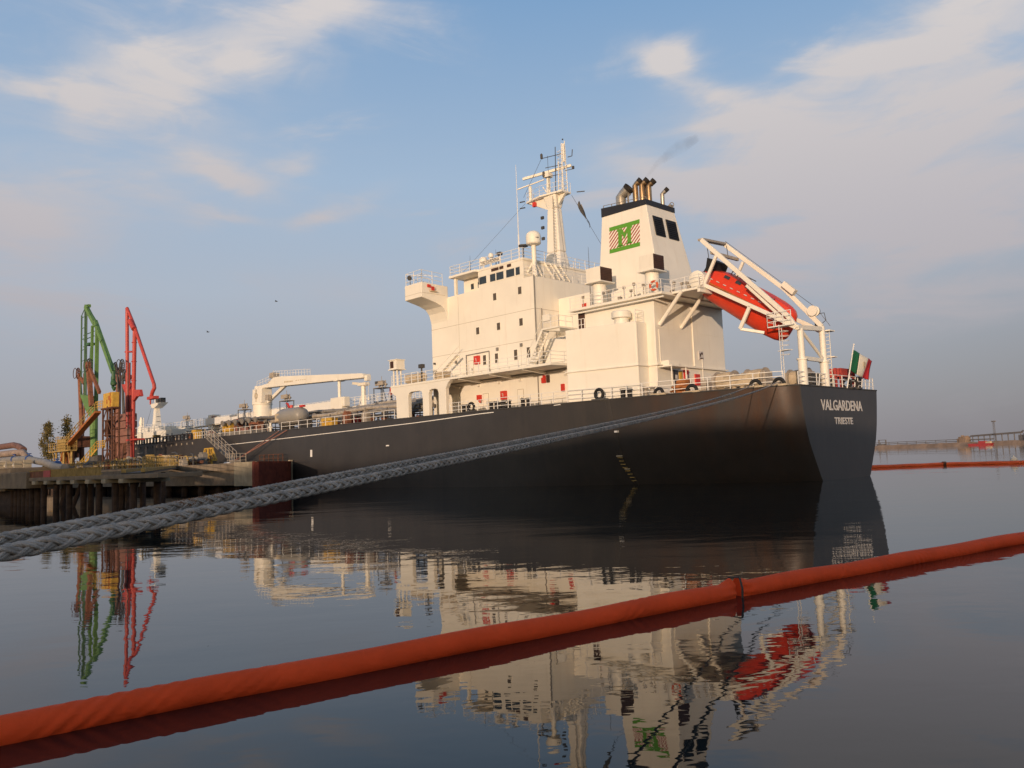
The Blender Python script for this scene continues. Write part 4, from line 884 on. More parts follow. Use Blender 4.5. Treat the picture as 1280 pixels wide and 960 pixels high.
# fire monitor towers
for u, v, zt in ((63.0,-0.6,12.75),(84.3,1.6,12.6),(97.8,1.6,12.2),(124.4,-0.4,12.0)):
    m = MB()
    for du in (-1.0,1.0):
        for dd in (-0.6,0.6): m.bar((u+du,v+dd,7.4),(u+du,v+dd,zt),0.08,5)
    for z in (9.2,10.9,zt): m.beam((u-1,v+.6,z),(u+1,v+.6,z),0.1,0.12); m.beam((u-1,v-.6,z),(u+1,v-.6,z),0.1,0.12); m.beam((u-1,v-.6,z),(u-1,v+.6,z),0.1,0.12); m.beam((u+1,v-.6,z),(u+1,v+.6,z),0.1,0.12)
    m.bar((u-1,v+.6,zt),(u-2.4,v+1.0,10.7),0.07,5); mo = m.build('monitor_tower', 'blue_steel', ship)
    k = MB(); k.box(u-1.1,u+1.1,v-.7,v+.7,zt,zt+0.06)
    for q in (-0.8,-0.1,0.6): k.bar((u+q,v,zt),(u+q,v,zt+1.0),0.10,6); k.lathe((u+q,v,zt+0.55),(0.7,0.2,0.5),[(0.16,-0.3),(0.2,0.3),(0.12,0.6)],8)
    k.box(u-0.9,u+0.9,v+0.3,v+0.5,zt+0.35,zt+0.95); k.bar((u,v,zt),(u,v,zt+1.6),0.04,5); k.build('fire_monitor', 'winch_grey', mo)
# vent post, foremast and forecastle
m = MB(); m.box(111.0,113.0,-0.6,0.8,9.2,12.3); m.build('vent_post', 'cream_paint', ship, bevel=0.05)
m = MB(); m.box(110.4,111.6,0.3,0.85,11.5,12.0); m.tube([(111,0.85,11.8),(110.6,0.9,11.3),(110.9,0.9,10.4)],0.15,7); m.build('vent_valve', 'rust_brown', ship)
m = MB(); m.box(118.0,141.0,-5.5,5.2,8.0,10.15); m.box(127.5,136,-4.0,3.6,10.1,11.2); m.build('forecastle_house', 'cream_paint', ship, bevel=0.06)
m = MB(); m.add([(136.6,-0.7,10.1),(138.6,-0.7,10.1),(138.6,0.7,10.1),(136.6,0.7,10.1),(137.3,-0.35,16.0),(138.1,-0.35,16.0),(138.1,0.35,16.0),(137.3,0.35,16.0)],[(0,3,2,1),(4,5,6,7),(0,1,5,4),(1,2,6,5),(2,3,7,6),(3,0,4,7)]); fm = m.build('foremast', 'cream_paint', ship)
m = MB(); m.prism([(138.9,16.2),(134.0,16.2),(137.0,15.3),(138.2,15.3)],'y',-0.8,0.8); m.bar((138.5,0,16.2),(138.5,0,18.0),0.1,6); m.build('mast_platform', 'cream_paint', fm)
for u in (136.6,134.9):
    m = MB(); m.box(u-0.45,u+0.45,-0.45,0.45,16.25,17.15); m.build('fog_horn', 'dark_steel', fm)
m = MB()
for z in (11.5,12.6,13.6): m.bar((137.0,0.3,z),(134.8,0.4,z-0.05),0.05,4)
m.bar((138.2,0.2,17.8),(143,0.3,11.0),0.025,4); m.build('mast_rig', 'dark_steel', fm)
m = MB(); m.lathe((143.0,1.0,10.2),(0,0,1),[(0.8,0),(0.7,1.5),(0.35,2.0),(0.45,2.6),(0.2,3.6)],10); m.bar((141.8,1,10),(141.8,1,13.6),0.09,5); m.build('forecastle_vent', 'cream_clean', ship, smooth=40)
m = MB(); m.rail([(141,5.2,10.15),(118,5.2,10.15)],1.0,1.5,2,0.035); m.rail([(118,1,10.6),(141,1,11.2)],1.0,1.5,2,0.03); m.build('railing', 'white_rail', ship)

# ================================================================== THINGS ON AND BY THE SHIP
# lifeboat on the davit: s runs down the slide towards the bow, t square to it, v across
SL = R(32); LB_O = Vector((10.0, 3.9, 16.35))
def lb(s, t, w): return LB_O + Vector((-math.cos(SL)*s - math.sin(SL)*t, w, -math.sin(SL)*s + math.cos(SL)*t))
boat = ship_thing('lifeboat', 'bright red enclosed lifeboat hanging bow-down on the sloping white stern davit', 'lifeboat', tuple(LB_O))
SEC = [(-0.2,0.35,1.10,1.65,0.85,0.7),(0.3,-0.05,1.10,1.95,1.15,0.85),(1.2,-0.32,1.10,2.25,1.32,0.9),(2.0,-0.40,1.10,2.42,1.38,0.72),(3.2,-0.50,1.10,2.40,1.40,0.70),(5.0,-0.66,1.08,2.36,1.40,0.70),(6.4,-0.78,1.05,2.30,1.36,0.68),(7.6,-0.86,1.02,2.20,1.26,0.62),(8.3,-0.84,1.0,2.08,1.14,0.52),(8.75,-0.72,0.95,1.92,0.94,0.42),(9.05,-0.45,0.85,1.66,0.64,0.3),(9.2,-0.1,0.7,1.3,0.28,0.15)]
hb = MB(); cb = MB()
rows_h, rows_c = [], []
for s_, k0, g, tp_, w_, wt in SEC:
    rows_h.append([(s_, k0+(g-k0)*(1-math.cos(R(a)))**0.9, w_*math.sin(R(a))**0.62 if a > 0 else 0) for a in (0,12,25,40,55,70,90)])
    rows_c.append([(s_, g+(tp_-g)*q, w_*(1-q)+wt*q - (0.0 if q<1 else 0)) for q in (0,0.1,0.45,0.8,0.93)] + [(s_, tp_+0.02, wt*0.55), (s_, tp_+0.06, 0)])
def loft(m, rows):
    n = len(rows[0])
    for sd in (1,-1):
        k = len(m.v); m.v += [lb(s_,t_,w_*sd) for r_ in rows for s_,t_,w_ in r_]
        for i in range(len(rows)-1):
            for j in range(n-1): a = k+i*n+j; m.f.append([a,a+1,a+n+1,a+n])
    for r_ in (rows[0], rows[-1]): m.quad(*([lb(s_,t_,w_) for s_,t_,w_ in r_]+[lb(s_,t_,-w_) for s_,t_,w_ in reversed(r_)]))
loft(hb, rows_h); hbo = hb.build('boat_hull', 'lifeboat_red', boat, smooth=45)
loft(cb, rows_c); cbo = cb.build('canopy', 'lifeboat_red', boat, smooth=38)
m = MB()
for sd in (1,-1):
    pts = [lb(s_,g+0.02,(w_+0.03)*sd) for s_,k0,g,tp_,w_,wt in SEC]; m.tube(pts,0.07,6)
m.build('gunwale_fender', 'orange_brown', boat)
m = MB()
for sd in (1,-1):
    for k in range(9): s_ = 1.2+k*0.72; m.bar(lb(s_,1.50,1.27*sd),lb(s_+0.3,1.50,1.28*sd),0.04,5)
m.build('reflective_tape', 'letter_white', boat)
m = MB()
for s_ in (2.2,3.4,4.4):
    m.add([lb(s_,2.0,0.98),lb(s_+0.55,2.0,0.98),lb(s_+0.55,2.25,0.86),lb(s_,2.25,0.86)],[(0,1,2,3)])
m.build('side_window', 'bridge_glass', cbo)
m = MB(); 
for a,b_ in ((2.3,2.9),(3.2,4.2)): m.tube([lb(a,2.4,0.2),lb(a,2.7,0.2),lb(b_,2.7,0.2),lb(b_,2.4,0.2)],0.05,5)
m.tube([lb(2.2,2.4,-.3),lb(2.5,2.75,-.3),lb(4.4,2.7,-.3)],0.04,5); m.build('roof_rail', 'dark_steel', cbo)
m = MB(); m.add([lb(0.1,1.2,1.0),lb(0.1,2.1,0.8),lb(-0.1,2.9,0.9),lb(1.0,2.9,0.9),lb(1.0,1.8,1.02),lb(0.1,1.2,-1.0),lb(0.1,2.1,-0.8),lb(-0.1,2.9,-0.9),lb(1.0,2.9,-0.9),lb(1.0,1.8,-1.02)],[(0,1,2,3,4),(5,6,7,8,9),(0,1,6,5),(1,2,7,6),(2,3,8,7),(3,4,9,8)]); m.build('stern_hood', 'black_rubber', boat)
m = MB(); m.lathe(lb(0.3,0.35,0),(math.cos(SL),0,math.sin(SL)),[(0.4,0),(0.42,0.5),(0.36,0.55)],14); m.bar(lb(0.2,0.3,0),lb(-0.5,0.3,0),0.06,6); m.build('propeller_guard', 'dark_steel', boat)
m = MB()
for q in range(5): m.box(0,0,0,0,0,0) if False else m.bar(lb(6.1+q*0.25,2.08,0.88),lb(6.25+q*0.25,2.2,0.82),0.05,4)
m.build('side_marking', 'letter_dark', cbo)
# ensign
fl = ship_thing('ensign_flag', 'green white and red tricolour flag flying from the staff on the stern', 'flag', (-0.42,-1.85,10.4))
def flagpart(name, m_, a0, a1):
    m = MB(); n_, k_ = 8, 8
    for i in range(n_+1):
        f = a0+(a1-a0)*i/n_
        for j in range(k_+1):
            h_ = j/k_
            base_ = Vector((-0.40,-1.83,10.35))*(1-h_)+Vector((-0.18,-1.30,8.72))*h_
            off = Vector((0.10*math.sin(f*9)*f, -4.15*f, -0.75*f + 0.08*math.sin(f*8+h_)))
            m.v.append(base_ + off*(1-0.06*h_) + Vector((0.16*math.sin(f*7.5+h_*1.8)*f,0,-0.28*math.sin(f*3.1)*h_*0.3)))
    m.f = [[i*(k_+1)+j,i*(k_+1)+j+1,(i+1)*(k_+1)+j+1,(i+1)*(k_+1)+j] for i in range(n_) for j in range(k_)]
    o = m.build(name, m_, fl, smooth=60); sd = o.modifiers.new('cloth', 'SOLIDIFY'); sd.thickness = 0.012; return o
flagpart('green_band','flag_green',0,1/3); wbd = flagpart('white_band','flag_white',1/3,2/3); flagpart('red_band','flag_red',2/3,1)
m = MB(); m.prism([(-3.75,9.25),(-3.35,9.4),(-3.35,8.85),(-3.55,8.65),(-3.75,8.75)],'x',-0.45,-0.43) if False else None
c = Vector((-0.40,-3.72,9.15)); m.add([c+Vector((-0.02,0.18,0.34)),c+Vector((-0.02,-0.18,0.25)),c+Vector((-0.02,-0.2,-0.1)),c+Vector((-0.02,-0.02,-0.3)),c+Vector((-0.02,0.18,-0.02))],[(0,1,2,3,4)]); m.v = [p+Vector((-0.10,0,0)) for p in m.v]; m.build('flag_badge', 'tan_canvas', wbd)
# small flag on the mast halyard
mf_ = ship_thing('signal_flag', 'small dark tattered flag hanging from the radar mast halyard', 'flag', (28.0,-1.5,30.0))
m = MB(); P0 = Vector((27.7,-1.6,29.9))
for i in range(7):
    for j in range(4): m.v.append(P0+Vector((-0.02*i+0.05*math.sin(i*1.7+j),-0.24*i,-0.40*i)) + Vector((0.10*j*math.sin(i*0.9+0.5),0.05*j,-0.13*j+0.05*math.sin(i+j*2))))
m.f = [[i*4+j,i*4+j+1,(i+1)*4+j+1,(i+1)*4+j] for i in range(6) for j in range(3)]
o = m.build('flag_cloth', 'dark_steel', mf_, smooth=70); o.modifiers.new('cloth','SOLIDIFY').thickness = 0.012
m = MB(); m.add([P0+Vector((0.04,-0.35,-0.25)),P0+Vector((0.04,-0.85,-1.05)),P0+Vector((0.06,-0.60,-1.15)),P0+Vector((0.06,-0.25,-0.55))],[(0,1,2,3)]); o = m.build('flag_band', 'tan_canvas', mf_); o.modifiers.new('cloth','SOLIDIFY').thickness = 0.01
# lifebuoy on the funnel deck rail
lr = ship_thing('life_ring', 'orange and white life ring hung on the rail below the funnel', 'life ring', (11.4,8.62,16.5))
m = MB(); m.torus((11.4,8.68,16.5),(0,1,0),0.36,0.10,24,8); ro = m.build('ring', 'orange_ring', lr, smooth=60)
m = MB()
for a in (45,135,225,315):
    p = Vector((11.4+0.36*math.cos(R(a)),8.68,16.5+0.36*math.sin(R(a)))); t_ = Vector((-math.sin(R(a)),0,math.cos(R(a))))*0.07; m.bar(p-t_,p+t_,0.112,8)
m.build('white_band', 'letter_white', ro)
# seaman on the cargo deck walkway
pe = ship_thing('person', 'person in red jacket and dark trousers standing on the tanker walkway by the crane hook', 'person', (59.6,0.4,10.6))
def skin_figure(nodes, edges, radii, m_, name, parent):
    me = bpy.data.meshes.new(name); org = ORG[parent.name]
    me.from_pydata([Vector(n_)-org for n_ in nodes], edges, []); o = bpy.data.objects.new(name, me); col.objects.link(o); o.parent = parent
    sk = o.modifiers.new('skin', 'SKIN')
    if not me.skin_vertices: 
        me.attributes
    for i, r_ in enumerate(radii): me.skin_vertices[0].data[i].radius = (r_, r_)
    me.skin_vertices[0].data[0].use_root = True
    o.modifiers.new('smooth', 'SUBSURF').render_levels = 1; me.materials.append(MATS[m_]); return o
def lathe_figure(U, V, Z, parent):
    # one closed body: legs, trunk, arms and head as tapering tubes merged by remesh
    m = MB()
    for sd in (-1, 1):
        m.tube([(U+0.16*sd+0.05*sd,V,Z+0.03),(U+0.14*sd,V,Z+0.45),(U+0.09*sd,V,Z+0.88)],[0.06,0.08,0.11],8)
        m.tube([(U+0.21*sd+0.02,V,Z+0.04),(U+0.21*sd,V+0.2,Z+0.04)],[0.06,0.05],6)
        m.tube([(U+0.20*sd,V,Z+1.42),(U+0.30*sd,V+0.05,Z+1.15),(U+0.22*sd,V+0.25,Z+1.02)],[0.075,0.06,0.045],8)
    m.tube([(U,V,Z+0.80),(U,V,Z+1.0),(U,V,Z+1.3),(U,V+0.02,Z+1.48),(U,V+0.03,Z+1.55)],[0.17,0.17,0.20,0.16,0.07],10)
    m.ball((U,V+0.05,Z+1.67),0.115,10,1.2)
    o = m.build('body', 'overall_red', parent); rm = o.modifiers.new('merge','REMESH'); rm.mode = 'VOXEL'; rm.voxel_size = 0.025; o.modifiers.new('soft','SMOOTH').iterations = 4
    k = MB()
    for sd in (-1, 1): k.tube([(U+0.21*sd,V,Z+0.06),(U+0.14*sd,V,Z+0.45),(U+0.085*sd,V,Z+0.92)],[0.085,0.1,0.125],8)
    k.build('trousers','trouser_dark',o,smooth=60)
    k = MB(); k.lathe((U,V+0.05,Z+1.66),(0,0,1),[(0.14,0),(0.135,0.08),(0.08,0.15),(0.02,0.17)],10); k.build('helmet','red_box',o,smooth=60)
lathe_figure(59.6,0.4,10.62,pe)
# rope ladder on the ship's side
rl = ship_thing('rope_ladder', 'rope pilot ladder hanging down the dark hull below the mooring ring', 'rope ladder', (15.2,10.98,7.2))
m = MB(); ch = [(15.15,7.2),(14.95,5.5),(14.75,4.5),(14.85,2.4),(14.75,1.6),(14.35,0.7),(14.2,0.05)]
for d_ in (-0.2,0.2):
    m.tube([(u+d_,hullv(u,z)+0.06,z) for u,z in ch],0.022,5)
m.build('side_rope','dark_steel',rl)
m = MB()
for k in range(8):
    z = 2.3-k*0.28; u = interp(-z,[-2.4,-1.6,-0.7,-0.05],[14.85,14.75,14.35,14.2]); m.box(u-0.24,u+0.24,hullv(u,z)+0.03,hullv(u,z)+0.13,z-0.03,z+0.03)
m.build('rung','yellow_worn',rl)
m = MB(); m.box(14.55,15.15,hullv(14.8,2.45)+0.02,hullv(14.8,2.45)+0.14,2.4,2.5); m.box(14.3,14.8,hullv(14.6,1.3)+0.02,hullv(14.6,1.3)+0.14,1.3,1.38); m.build('spreader','tan_canvas',rl)
# gangway from the jetty to the deck
gw = ship_thing('gangway', 'grey metal gangway with handrails sloping from the jetty up to the tanker deck', 'gangway', (74.0,13.6,3.4))
m = MB(); m.beam((86.5,12.9,7.35),(76.2,14.2,3.75),0.9,0.14)
for k in range(24): t_ = k/24; m.box(86.3-t_*10,86.6-t_*10,12.5+t_*1.3,13.3+t_*1.3,7.42-t_*3.6,7.46-t_*3.6)
m.build('walkway','grey_pipe',gw)
m = MB()
for d_ in (-0.5,0.5):
    m.rail([(86.5,12.9+d_,7.4),(76.2,14.2+d_,3.8)],1.15,1.6,2,0.045)
m.build('handrail','winch_grey',gw)
m = MB(); m.bar((66.5,11.7,7.3),(76.4,14.2,3.6),0.07,6); m.bar((68.5,11.7,7.3),(76.6,13.6,3.8),0.05,6); m.build('guy_spar','rust_pink',gw)
m = MB(); m.rail([(76.4,14.9,3.35),(74.0,15.1,3.35),(73.8,13.6,3.35)],1.3,0.8,3,0.04); m.lathe((76.0,14.0,3.6),(0,1,0),[(0.25,-0.7),(0.25,0.7)],10); m.build('gangway_foot','winch_grey',gw)

# ================================================================== THE JETTY
jt = ship_thing('jetty', 'weathered concrete tanker jetty on dark piles alongside the ship', 'jetty', (80,20,0))
m = MB(); m.prism([(135,12.4),(135,22.4),(56.5,22.4),(65,14.0),(65,12.4)],'z',0.78,2.45); m.prism([(135,12.2),(135,22.6),(55.5,22.6),(64.8,13.6),(64.8,12.2)],'z',2.45,3.3); m.build('jetty_head','concrete',jt,bevel=0.06)
m = MB(); m.prism([(58.6,22.45),(58.6,22.7),(53.8,22.7),(53.8,22.45)],'z',0.75,3.34); m.build('pale_corner','concrete_pale',jt)
m = MB(); m.prism([(53.8,22.6),(53.9,22.9),(65.2,12.3),(65.0,12.0)],'z',0.55,3.36)
for k in range(11):
    t_ = k/11; a = Vector((53.75+(65.0-53.75)*t_,22.65+(12.1-22.65)*t_,0)); m.box(a.x-0.28,a.x+0.22,a.y-0.20,a.y+0.3,0.5,3.30)
m.build('fender_sheeting','fender_red',jt)
m = MB(); m.box(64.95,65.35,11.85,12.25,-0.8,3.5); m.build('fender_post','concrete_pale',jt)
for k in range(16):
    for v in (13.6,21.4):
        m = MB(); m.bar((60+k*4.8,v,-1),(60+k*4.8,v,1.0),0.45,10); m.build('pile','pile_dark',jt,smooth=50)
m = MB(); m.box(57,134,14.2,20.5,-1,0.8); m.build('underdeck_shade','pile_dark',jt)  # solid dark block standing in for the shade below the jetty deck
m = MB(); m.box(60,132,13.0,13.2,3.3,3.31); m.rail([(66,12.6,3.3),(72,12.6,3.3)],1.0,1.1,2,0.05); m.build('quay_edge_rail','rust_dark',jt)
m = MB(); m.rail([(74,22.4,3.3),(96,22.4,3.3)],1.3,1.6,3,0.04); m.rail([(96,22.3,3.3),(128,22.3,3.3)],1.2,1.8,3,0.04); m.build('jetty_railing','yellow_worn',jt)
# approach trestle nearer the viewer
tr = ship_thing('approach_trestle', 'narrow concrete approach trestle on dark piles with a yellow slatted fence', 'trestle', (44,43.5,0))
m = MB(); m.box(24,52,41.8,44.7,2.2,2.5); m.box(51.8,62,41.6,44.9,1.6,3.0); m.build('trestle_deck','concrete',tr,bevel=0.04)
m = MB(); m.box(60.5,110,38.0,44.4,1.35,2.35); m.box(60.5,110,38.4,44.0,2.35,3.42); m.box(61,110,38.2,44.1,3.42,3.52); m.build('causeway_block','concrete',tr,bevel=0.04)
for k in range(1, 9):
    u = 26.5+k*3.35
    for v in ((44.0,42.4) if k % 2 else (44.0,)):
        m = MB(); m.bar((u,v,-1.2),(u+0.05*(k%3-1),v,2.0),0.24,9); m.build('pile','pile_dark',tr,smooth=50)
    m = MB(); m.box(u-0.42,u+0.42,41.7,44.85,1.92,2.21); m.build('pile_cap','concrete_pale',tr,bevel=0.03)
for u in (33.5,36.0,38.2,45.5,49.2): 
    m = MB(); m.bar((u,42.0+(u%2),-1.2),(u+0.3,42.2,2.2),0.18,8); m.build('raking_pile','pile_dark',tr,smooth=50)
for k in range(7):
    m = MB(); u = 53+k*1.3; m.bar((u,43.6,-1.2),(u,43.6,1.7),0.33,9); m.build('pile','pile_dark',tr,smooth=50)
m = MB(); m.box(62,109,41.6,43.4,-1,1.4); m.build('underdeck_shade','pile_dark',tr)  # dark block put in for the shade under the causeway
m = MB(); m.box(27,50,41.9,42.6,-1.0,1.9) if False else None
m = MB()
for k in range(66): u = 34.6+k*0.27; m.box(u,u+0.075,44.5,44.56,2.5,3.10)
m.box(34.5,52.5,44.45,44.5,3.04,3.12); m.box(34.5,52.5,44.45,44.5,2.6,2.66); fe = m.build('slatted_fence','yellow_worn',tr)
m = MB(); m.box(46.2,48.0,44.55,44.6,2.52,3.06); m.build('red_board','red_paint',fe)
m = MB()
for k in range(9): u = 48.2+k*0.42; m.box(u,u+0.30,44.55,44.58,2.5,3.02)
m.build('rusty_panel','rust_brown',fe)
# walkway crossing to the head, orange edge beam
wk = ship_thing('link_walkway', 'rusty orange edged walkway joining the trestle to the jetty head', 'walkway', (50,33,2.4))
m = MB(); m.beam((33.5,42,2.75),(74.5,22.6,3.25),0.3,0.24); m.beam((34.5,43,2.75),(76.5,22.7,3.25),0.3,0.24); m.build('edge_beam','yellow_worn',wk)
m = MB(); m.beam((34,42.5,2.55),(75.5,22.6,3.05),1.6,0.12); m.build('walkway_deck','dark_steel',wk)
m = MB(); m.rail([(33.5,42,2.85),(74.5,22.6,3.35)],0.9,2.6,2,0.035); m.build('walkway_rail','yellow_worn',wk)
m = MB(); m.bar((35.6,41.2,-1),(35.6,41.2,2.6),0.22,9); m.box(35.0,36.2,40.2,42.2,2.2,2.45); m.bar((56,31.5,-1),(56,31.5,2.6),0.22,9); m.build('walkway_pile','pile_dark',wk)
# ---------------------------------------------------------------- marine loading arms
def cage_wheel(m, c, r):
    m.torus(c,(0,1,0),r,0.09,16,5)
    for k in range(6):
        a = k*math.pi/6; d_ = Vector((math.cos(a),0,math.sin(a)))*r; m.bar(Vector(c)-d_,Vector(c)+d_,0.05,4)
    m.torus(Vector(c)+Vector((0,0.5,0)),(0,1,0),r*0.95,0.06,16,4)
ga = ship_thing('loading_arm', 'tall green loading arm with drooping outer pipe on the jetty', 'loading arm', (118.1,18,3.3), 'marine loading arms on the jetty')
m = MB(); m.bar((118.2,18,3.3),(118.2,18,15.0),0.62,10); m.beam((118.1,17.7,15),(117.8,17.7,27.6),0.5,0.5); m.beam((118.9,18.3,13.6),(118.3,18.3,27.5),0.35,0.45); m.prism([(124.0,16.4),(118.6,15.7),(118.6,12.0),(121.0,13.4)],'y',17.6,18.4); m.build('riser_column','green_paint',ga)
m = MB(); m.beam((122.6,18,31.5),(117.7,18,27.5),0.55,0.7); m.beam((122.6,18,31.5),(120.7,18,31.3),0.45,0.5); m.beam((117.9,18,28.2),(109.4,18,18.8),0.55,0.72); m.build('outer_arm','green_paint',ga)
m = MB()
for u in (124.75,123.0,122.2): m.bar((u,18,15.8),(u-0.05,18,30.2 if u > 124 else 31.2),0.13,6)
for k in range(8): m.bar((124.75,18,16.5+k*1.9),(122.3,18,16.5+k*1.9),0.06,4)
m.bar((124.7,18,30.2),(122.6,18,31.5),0.07,5)
for z in (24.6,25.8,26.6): m.bar((123.6,18,z),(118.3,18,z),0.08,5)
m.box(119.4,121.0,17.5,18.5,24.4,24.8); m.build('inner_arm','green_dark',ga)
m = MB(); 
for p,q in (((121.2,18.3,31.5),(115.5,18.3,27.4)),((115.5,18.3,27.4),(109.0,18.3,19.0)),((117.4,18.3,27.3),(115.5,18.3,27.4)),((113.4,18.3,24.6),(114.6,18.3,24.2)),((119.5,18.2,24),(120.6,18.2,16))): m.bar(p,q,0.07,4)
m.build('guy_rod','green_dark',ga)
m = MB(); m.bar((109.3,18,18.9),(109.2,18,17.6),0.3,8); m.lathe((109.3,18,17.2),(0.3,0,1),[(0.35,-0.6),(0.5,-0.3),(0.35,0.3),(0.3,0.9)],10); m.tube([(109.2,18,17.2),(109.6,18,16.4),(109.0,18,15.9),(108.6,18,16.3)],0.2,7); m.build('swivel_coupler','green_dark',ga)
m = MB(); cage_wheel(m,(118.9,18.6,20.85),1.15); m.build('sheave_wheel','dark_steel',ga)
m = MB(); m.lathe((118.9,18.7,20.85),(0,1,0),[(0.65,-0.2),(0.65,0.3)],12); m.beam((118.9,18.7,20.85),(117.2,18.7,13.9),0.6,0.8); m.beam((118.9,18.7,20.85),(113.4,18.7,15.8),0.4,0.55); m.build('counterweight_beam','rust_brown',ga)
bl = ship_thing('loading_arm', 'rusty brown loading arm left of the green one on the jetty', 'loading arm', (124.3,18,3.3), 'marine loading arms on the jetty')
m = MB(); m.tube([(125.7,18.0,20.2),(124.9,18.0,15.5),(124.3,18.0,12.0),(123.9,18.0,3.3)],[0.3,0.33,0.4,0.42],9); m.bar((122.3,20.2,3.3),(122.3,20.2,9.0),0.55,10); m.tube([(124.1,18.0,10.0),(122.6,18.8,9.3),(121.4,19.5,8.0)],0.45,9); m.build('riser_column','rust_brown',bl,smooth=50)
m = MB(); m.box(122.2,125.2,19,20.4,5.6,8.0); m.box(119,125,18.8,20.4,7.8,8.2); m.box(118,121,18.5,20.6,7.2,9.0); m.build('valve_skid','rust_dark',bl)
m = MB(); cage_wheel(m,(125.7,18.2,20.2),0.95); m.build('sheave_wheel','rust_dark',bl)
m = MB(); m.bar((125.4,18,19.7),(123.4,17.9,18.2),0.3,7); m.bar((123.6,17.9,20.0),(123.3,17.9,12.5),0.14,6); m.build('inner_arm','rust_brown',bl)
for i, (uu, zt, lab) in enumerate(((112.6,19.6,'rusty brown loading arm standing right of the yellow tower'),(108.5,18.0,'rusty brown loading arm nearest the red loading arm'))):
    br = ship_thing('loading_arm', lab, 'loading arm', (uu,16,3.3), 'marine loading arms on the jetty')
    m = MB(); m.bar((uu+0.2,16,12.2),(uu+0.2,16,zt),0.42,9); m.lathe((uu+0.2,16,zt),(0,1,0),[(0.42,-0.5),(0.42,0.5)],10); m.build('inner_arm','rust_pink',br,smooth=50)
    m = MB(); m.bar((uu-1.2,16.3,12),(uu+0.1,16.3,zt+0.3),0.13,6); m.bar((uu-1.6,15.8,11.5),(uu-1.0,15.8,zt-1),0.2,6); m.build('guy_rod','dark_steel',br)
    m = MB()
    for k in range(4): m.box(uu-1.7+0.12*(k%2),uu+1.6-0.15*(k%2),15.2,16.8,7.4+k*1.2,8.5+k*1.2)
    m.box(uu-1.3,uu+1.3,15.5,16.5,5.0,7.5); m.build('counterweight','rust_pink',br,bevel=0.08)
    m = MB(); m.bar((uu,16,3.3),(uu,16,7.5),0.8,10); m.build('riser_column','rust_dark',br)
    m = MB(); cage_wheel(m,(uu-0.6,16.8,zt+0.2),0.9); m.build('sheave_wheel','dark_steel',br)
ra = ship_thing('loading_arm', 'tall red loading arm with its outer pipe folded down towards the ship', 'loading arm', (101,18,3.3), 'marine loading arms on the jetty')
m = MB(); m.bar((101.2,18,3.3),(100.35,18,24.7),0.30,9); m.box(98.0,102.2,17.4,18.6,7.5,7.75); m.box(97.9,98.6,17.7,18.3,14.0,14.5); m.prism([(100.6,15.2),(97.9,15.0),(97.4,14.0),(98.4,14.4),(100.6,13.4)],'y',17.8,18.2); m.build('riser_column','red_paint',ra)
m = MB(); m.bar((103.55,18,28.2),(103.2,18,9.5),0.26,8); m.bar((102.3,18.2,19.5),(102.4,18.2,10.0),0.30,8); m.bar((104.2,18,21.4),(101.4,18,21.1),0.15,6); m.prism([(105.2,16.4),(102.2,16.3),(101.0,13.5),(101.4,9.0),(102.4,13.5)],'y',17.8,18.2); m.build('inner_arm','red_paint',ra)
m = MB(); m.bar((103.55,18,28.2),(100.2,18,24.6),0.24,8); m.bar((101.6,18.25,25.9),(100.0,18.25,24.4),0.4,8); m.bar((100.3,18,24.6),(93.0,18,15.4),0.25,8); m.tube([(93.0,18,15.4),(92.8,18,14.8),(93.6,18,14.2),(94.0,18,13.6)],0.28,8); m.box(92.2,94.6,17.6,18.4,13.2,13.6); m.bar((94.3,18,13.4),(94.3,18,12.5),0.12,5); m.build('outer_arm','red_paint',ra,smooth=50)
m = MB(); cage_wheel(m,(103.4,18.8,19.1),1.0); m.bar((101.6,18.5,7),(101.7,18.5,19.5),0.08,5); m.build('sheave_wheel','dark_steel',ra)
m = MB()
for k in range(7): m.torus((101.25-k*0.12,18,5.0+k*2.9),(0,0,1),0.34,0.08,10,4)
m.build('pipe_flange','red_paint',ra)
# access tower with the yellow cabin
tw = ship_thing('access_tower', 'dark lattice tower carrying a yellow cabin between the loading arms', 'tower', (100.5,20.5,3.3))
m = MB(); m.box(99.6,103.4,20.5,21.5,12.5,14.7); m.build('cabin','yellow_paint',tw,bevel=0.05)
m = MB(); m.box(99.4,103.8,20.3,21.7,12.25,12.5)
for u in (99.6,101.5,103.4):
    for v in (20.5,21.5): m.bar((u,v,3.3),(u,v,12.3),0.14,6)
for k in range(4):
    z = 4.0+k*2.2; m.bar((99.6,21.5,z),(101.5,21.5,z+2.1),0.08,5); m.bar((103.4,21.5,z),(101.5,21.5,z+2.1),0.08,5); m.bar((99.6,21.5,z),(103.4,21.5,z),0.09,5); m.bar((99.6,20.5,z+1),(103.4,20.5,z+1),0.09,5)
m.box(101.8,103.2,20.7,21.3,8.2,10.6); m.build('lattice','rust_dark',tw)
m = MB(); 
for k in range(3): m.box(99.9+k*0.8,100.4+k*0.8,21.5,21.53,13.1+0.5*(k%2),13.7+0.5*(k%2))
m.bar((100.3,21.55,12.6),(100.3,21.55,14.7),0.08,5); m.build('cabin_hatch','orange_brown',tw)
m = MB(); m.rail([(103.6,21.5,12.5),(106.6,21.5,12.5)],1.2,0.8,3,0.05); m.build('cabin_rail','yellow_paint',tw)
ysr = ship_thing('access_stair', 'long yellow brown stair rising to the cabin of the access tower', 'stair', (120,21,3.3))
m = MB(); m.beam((106.5,21.2,12.2),(121.5,21.2,7.2),0.9,0.35); m.beam((121.5,21.2,7.2),(123.2,21.2,5.0),0.9,0.3); m.build('stair_flight','orange_brown',ysr)
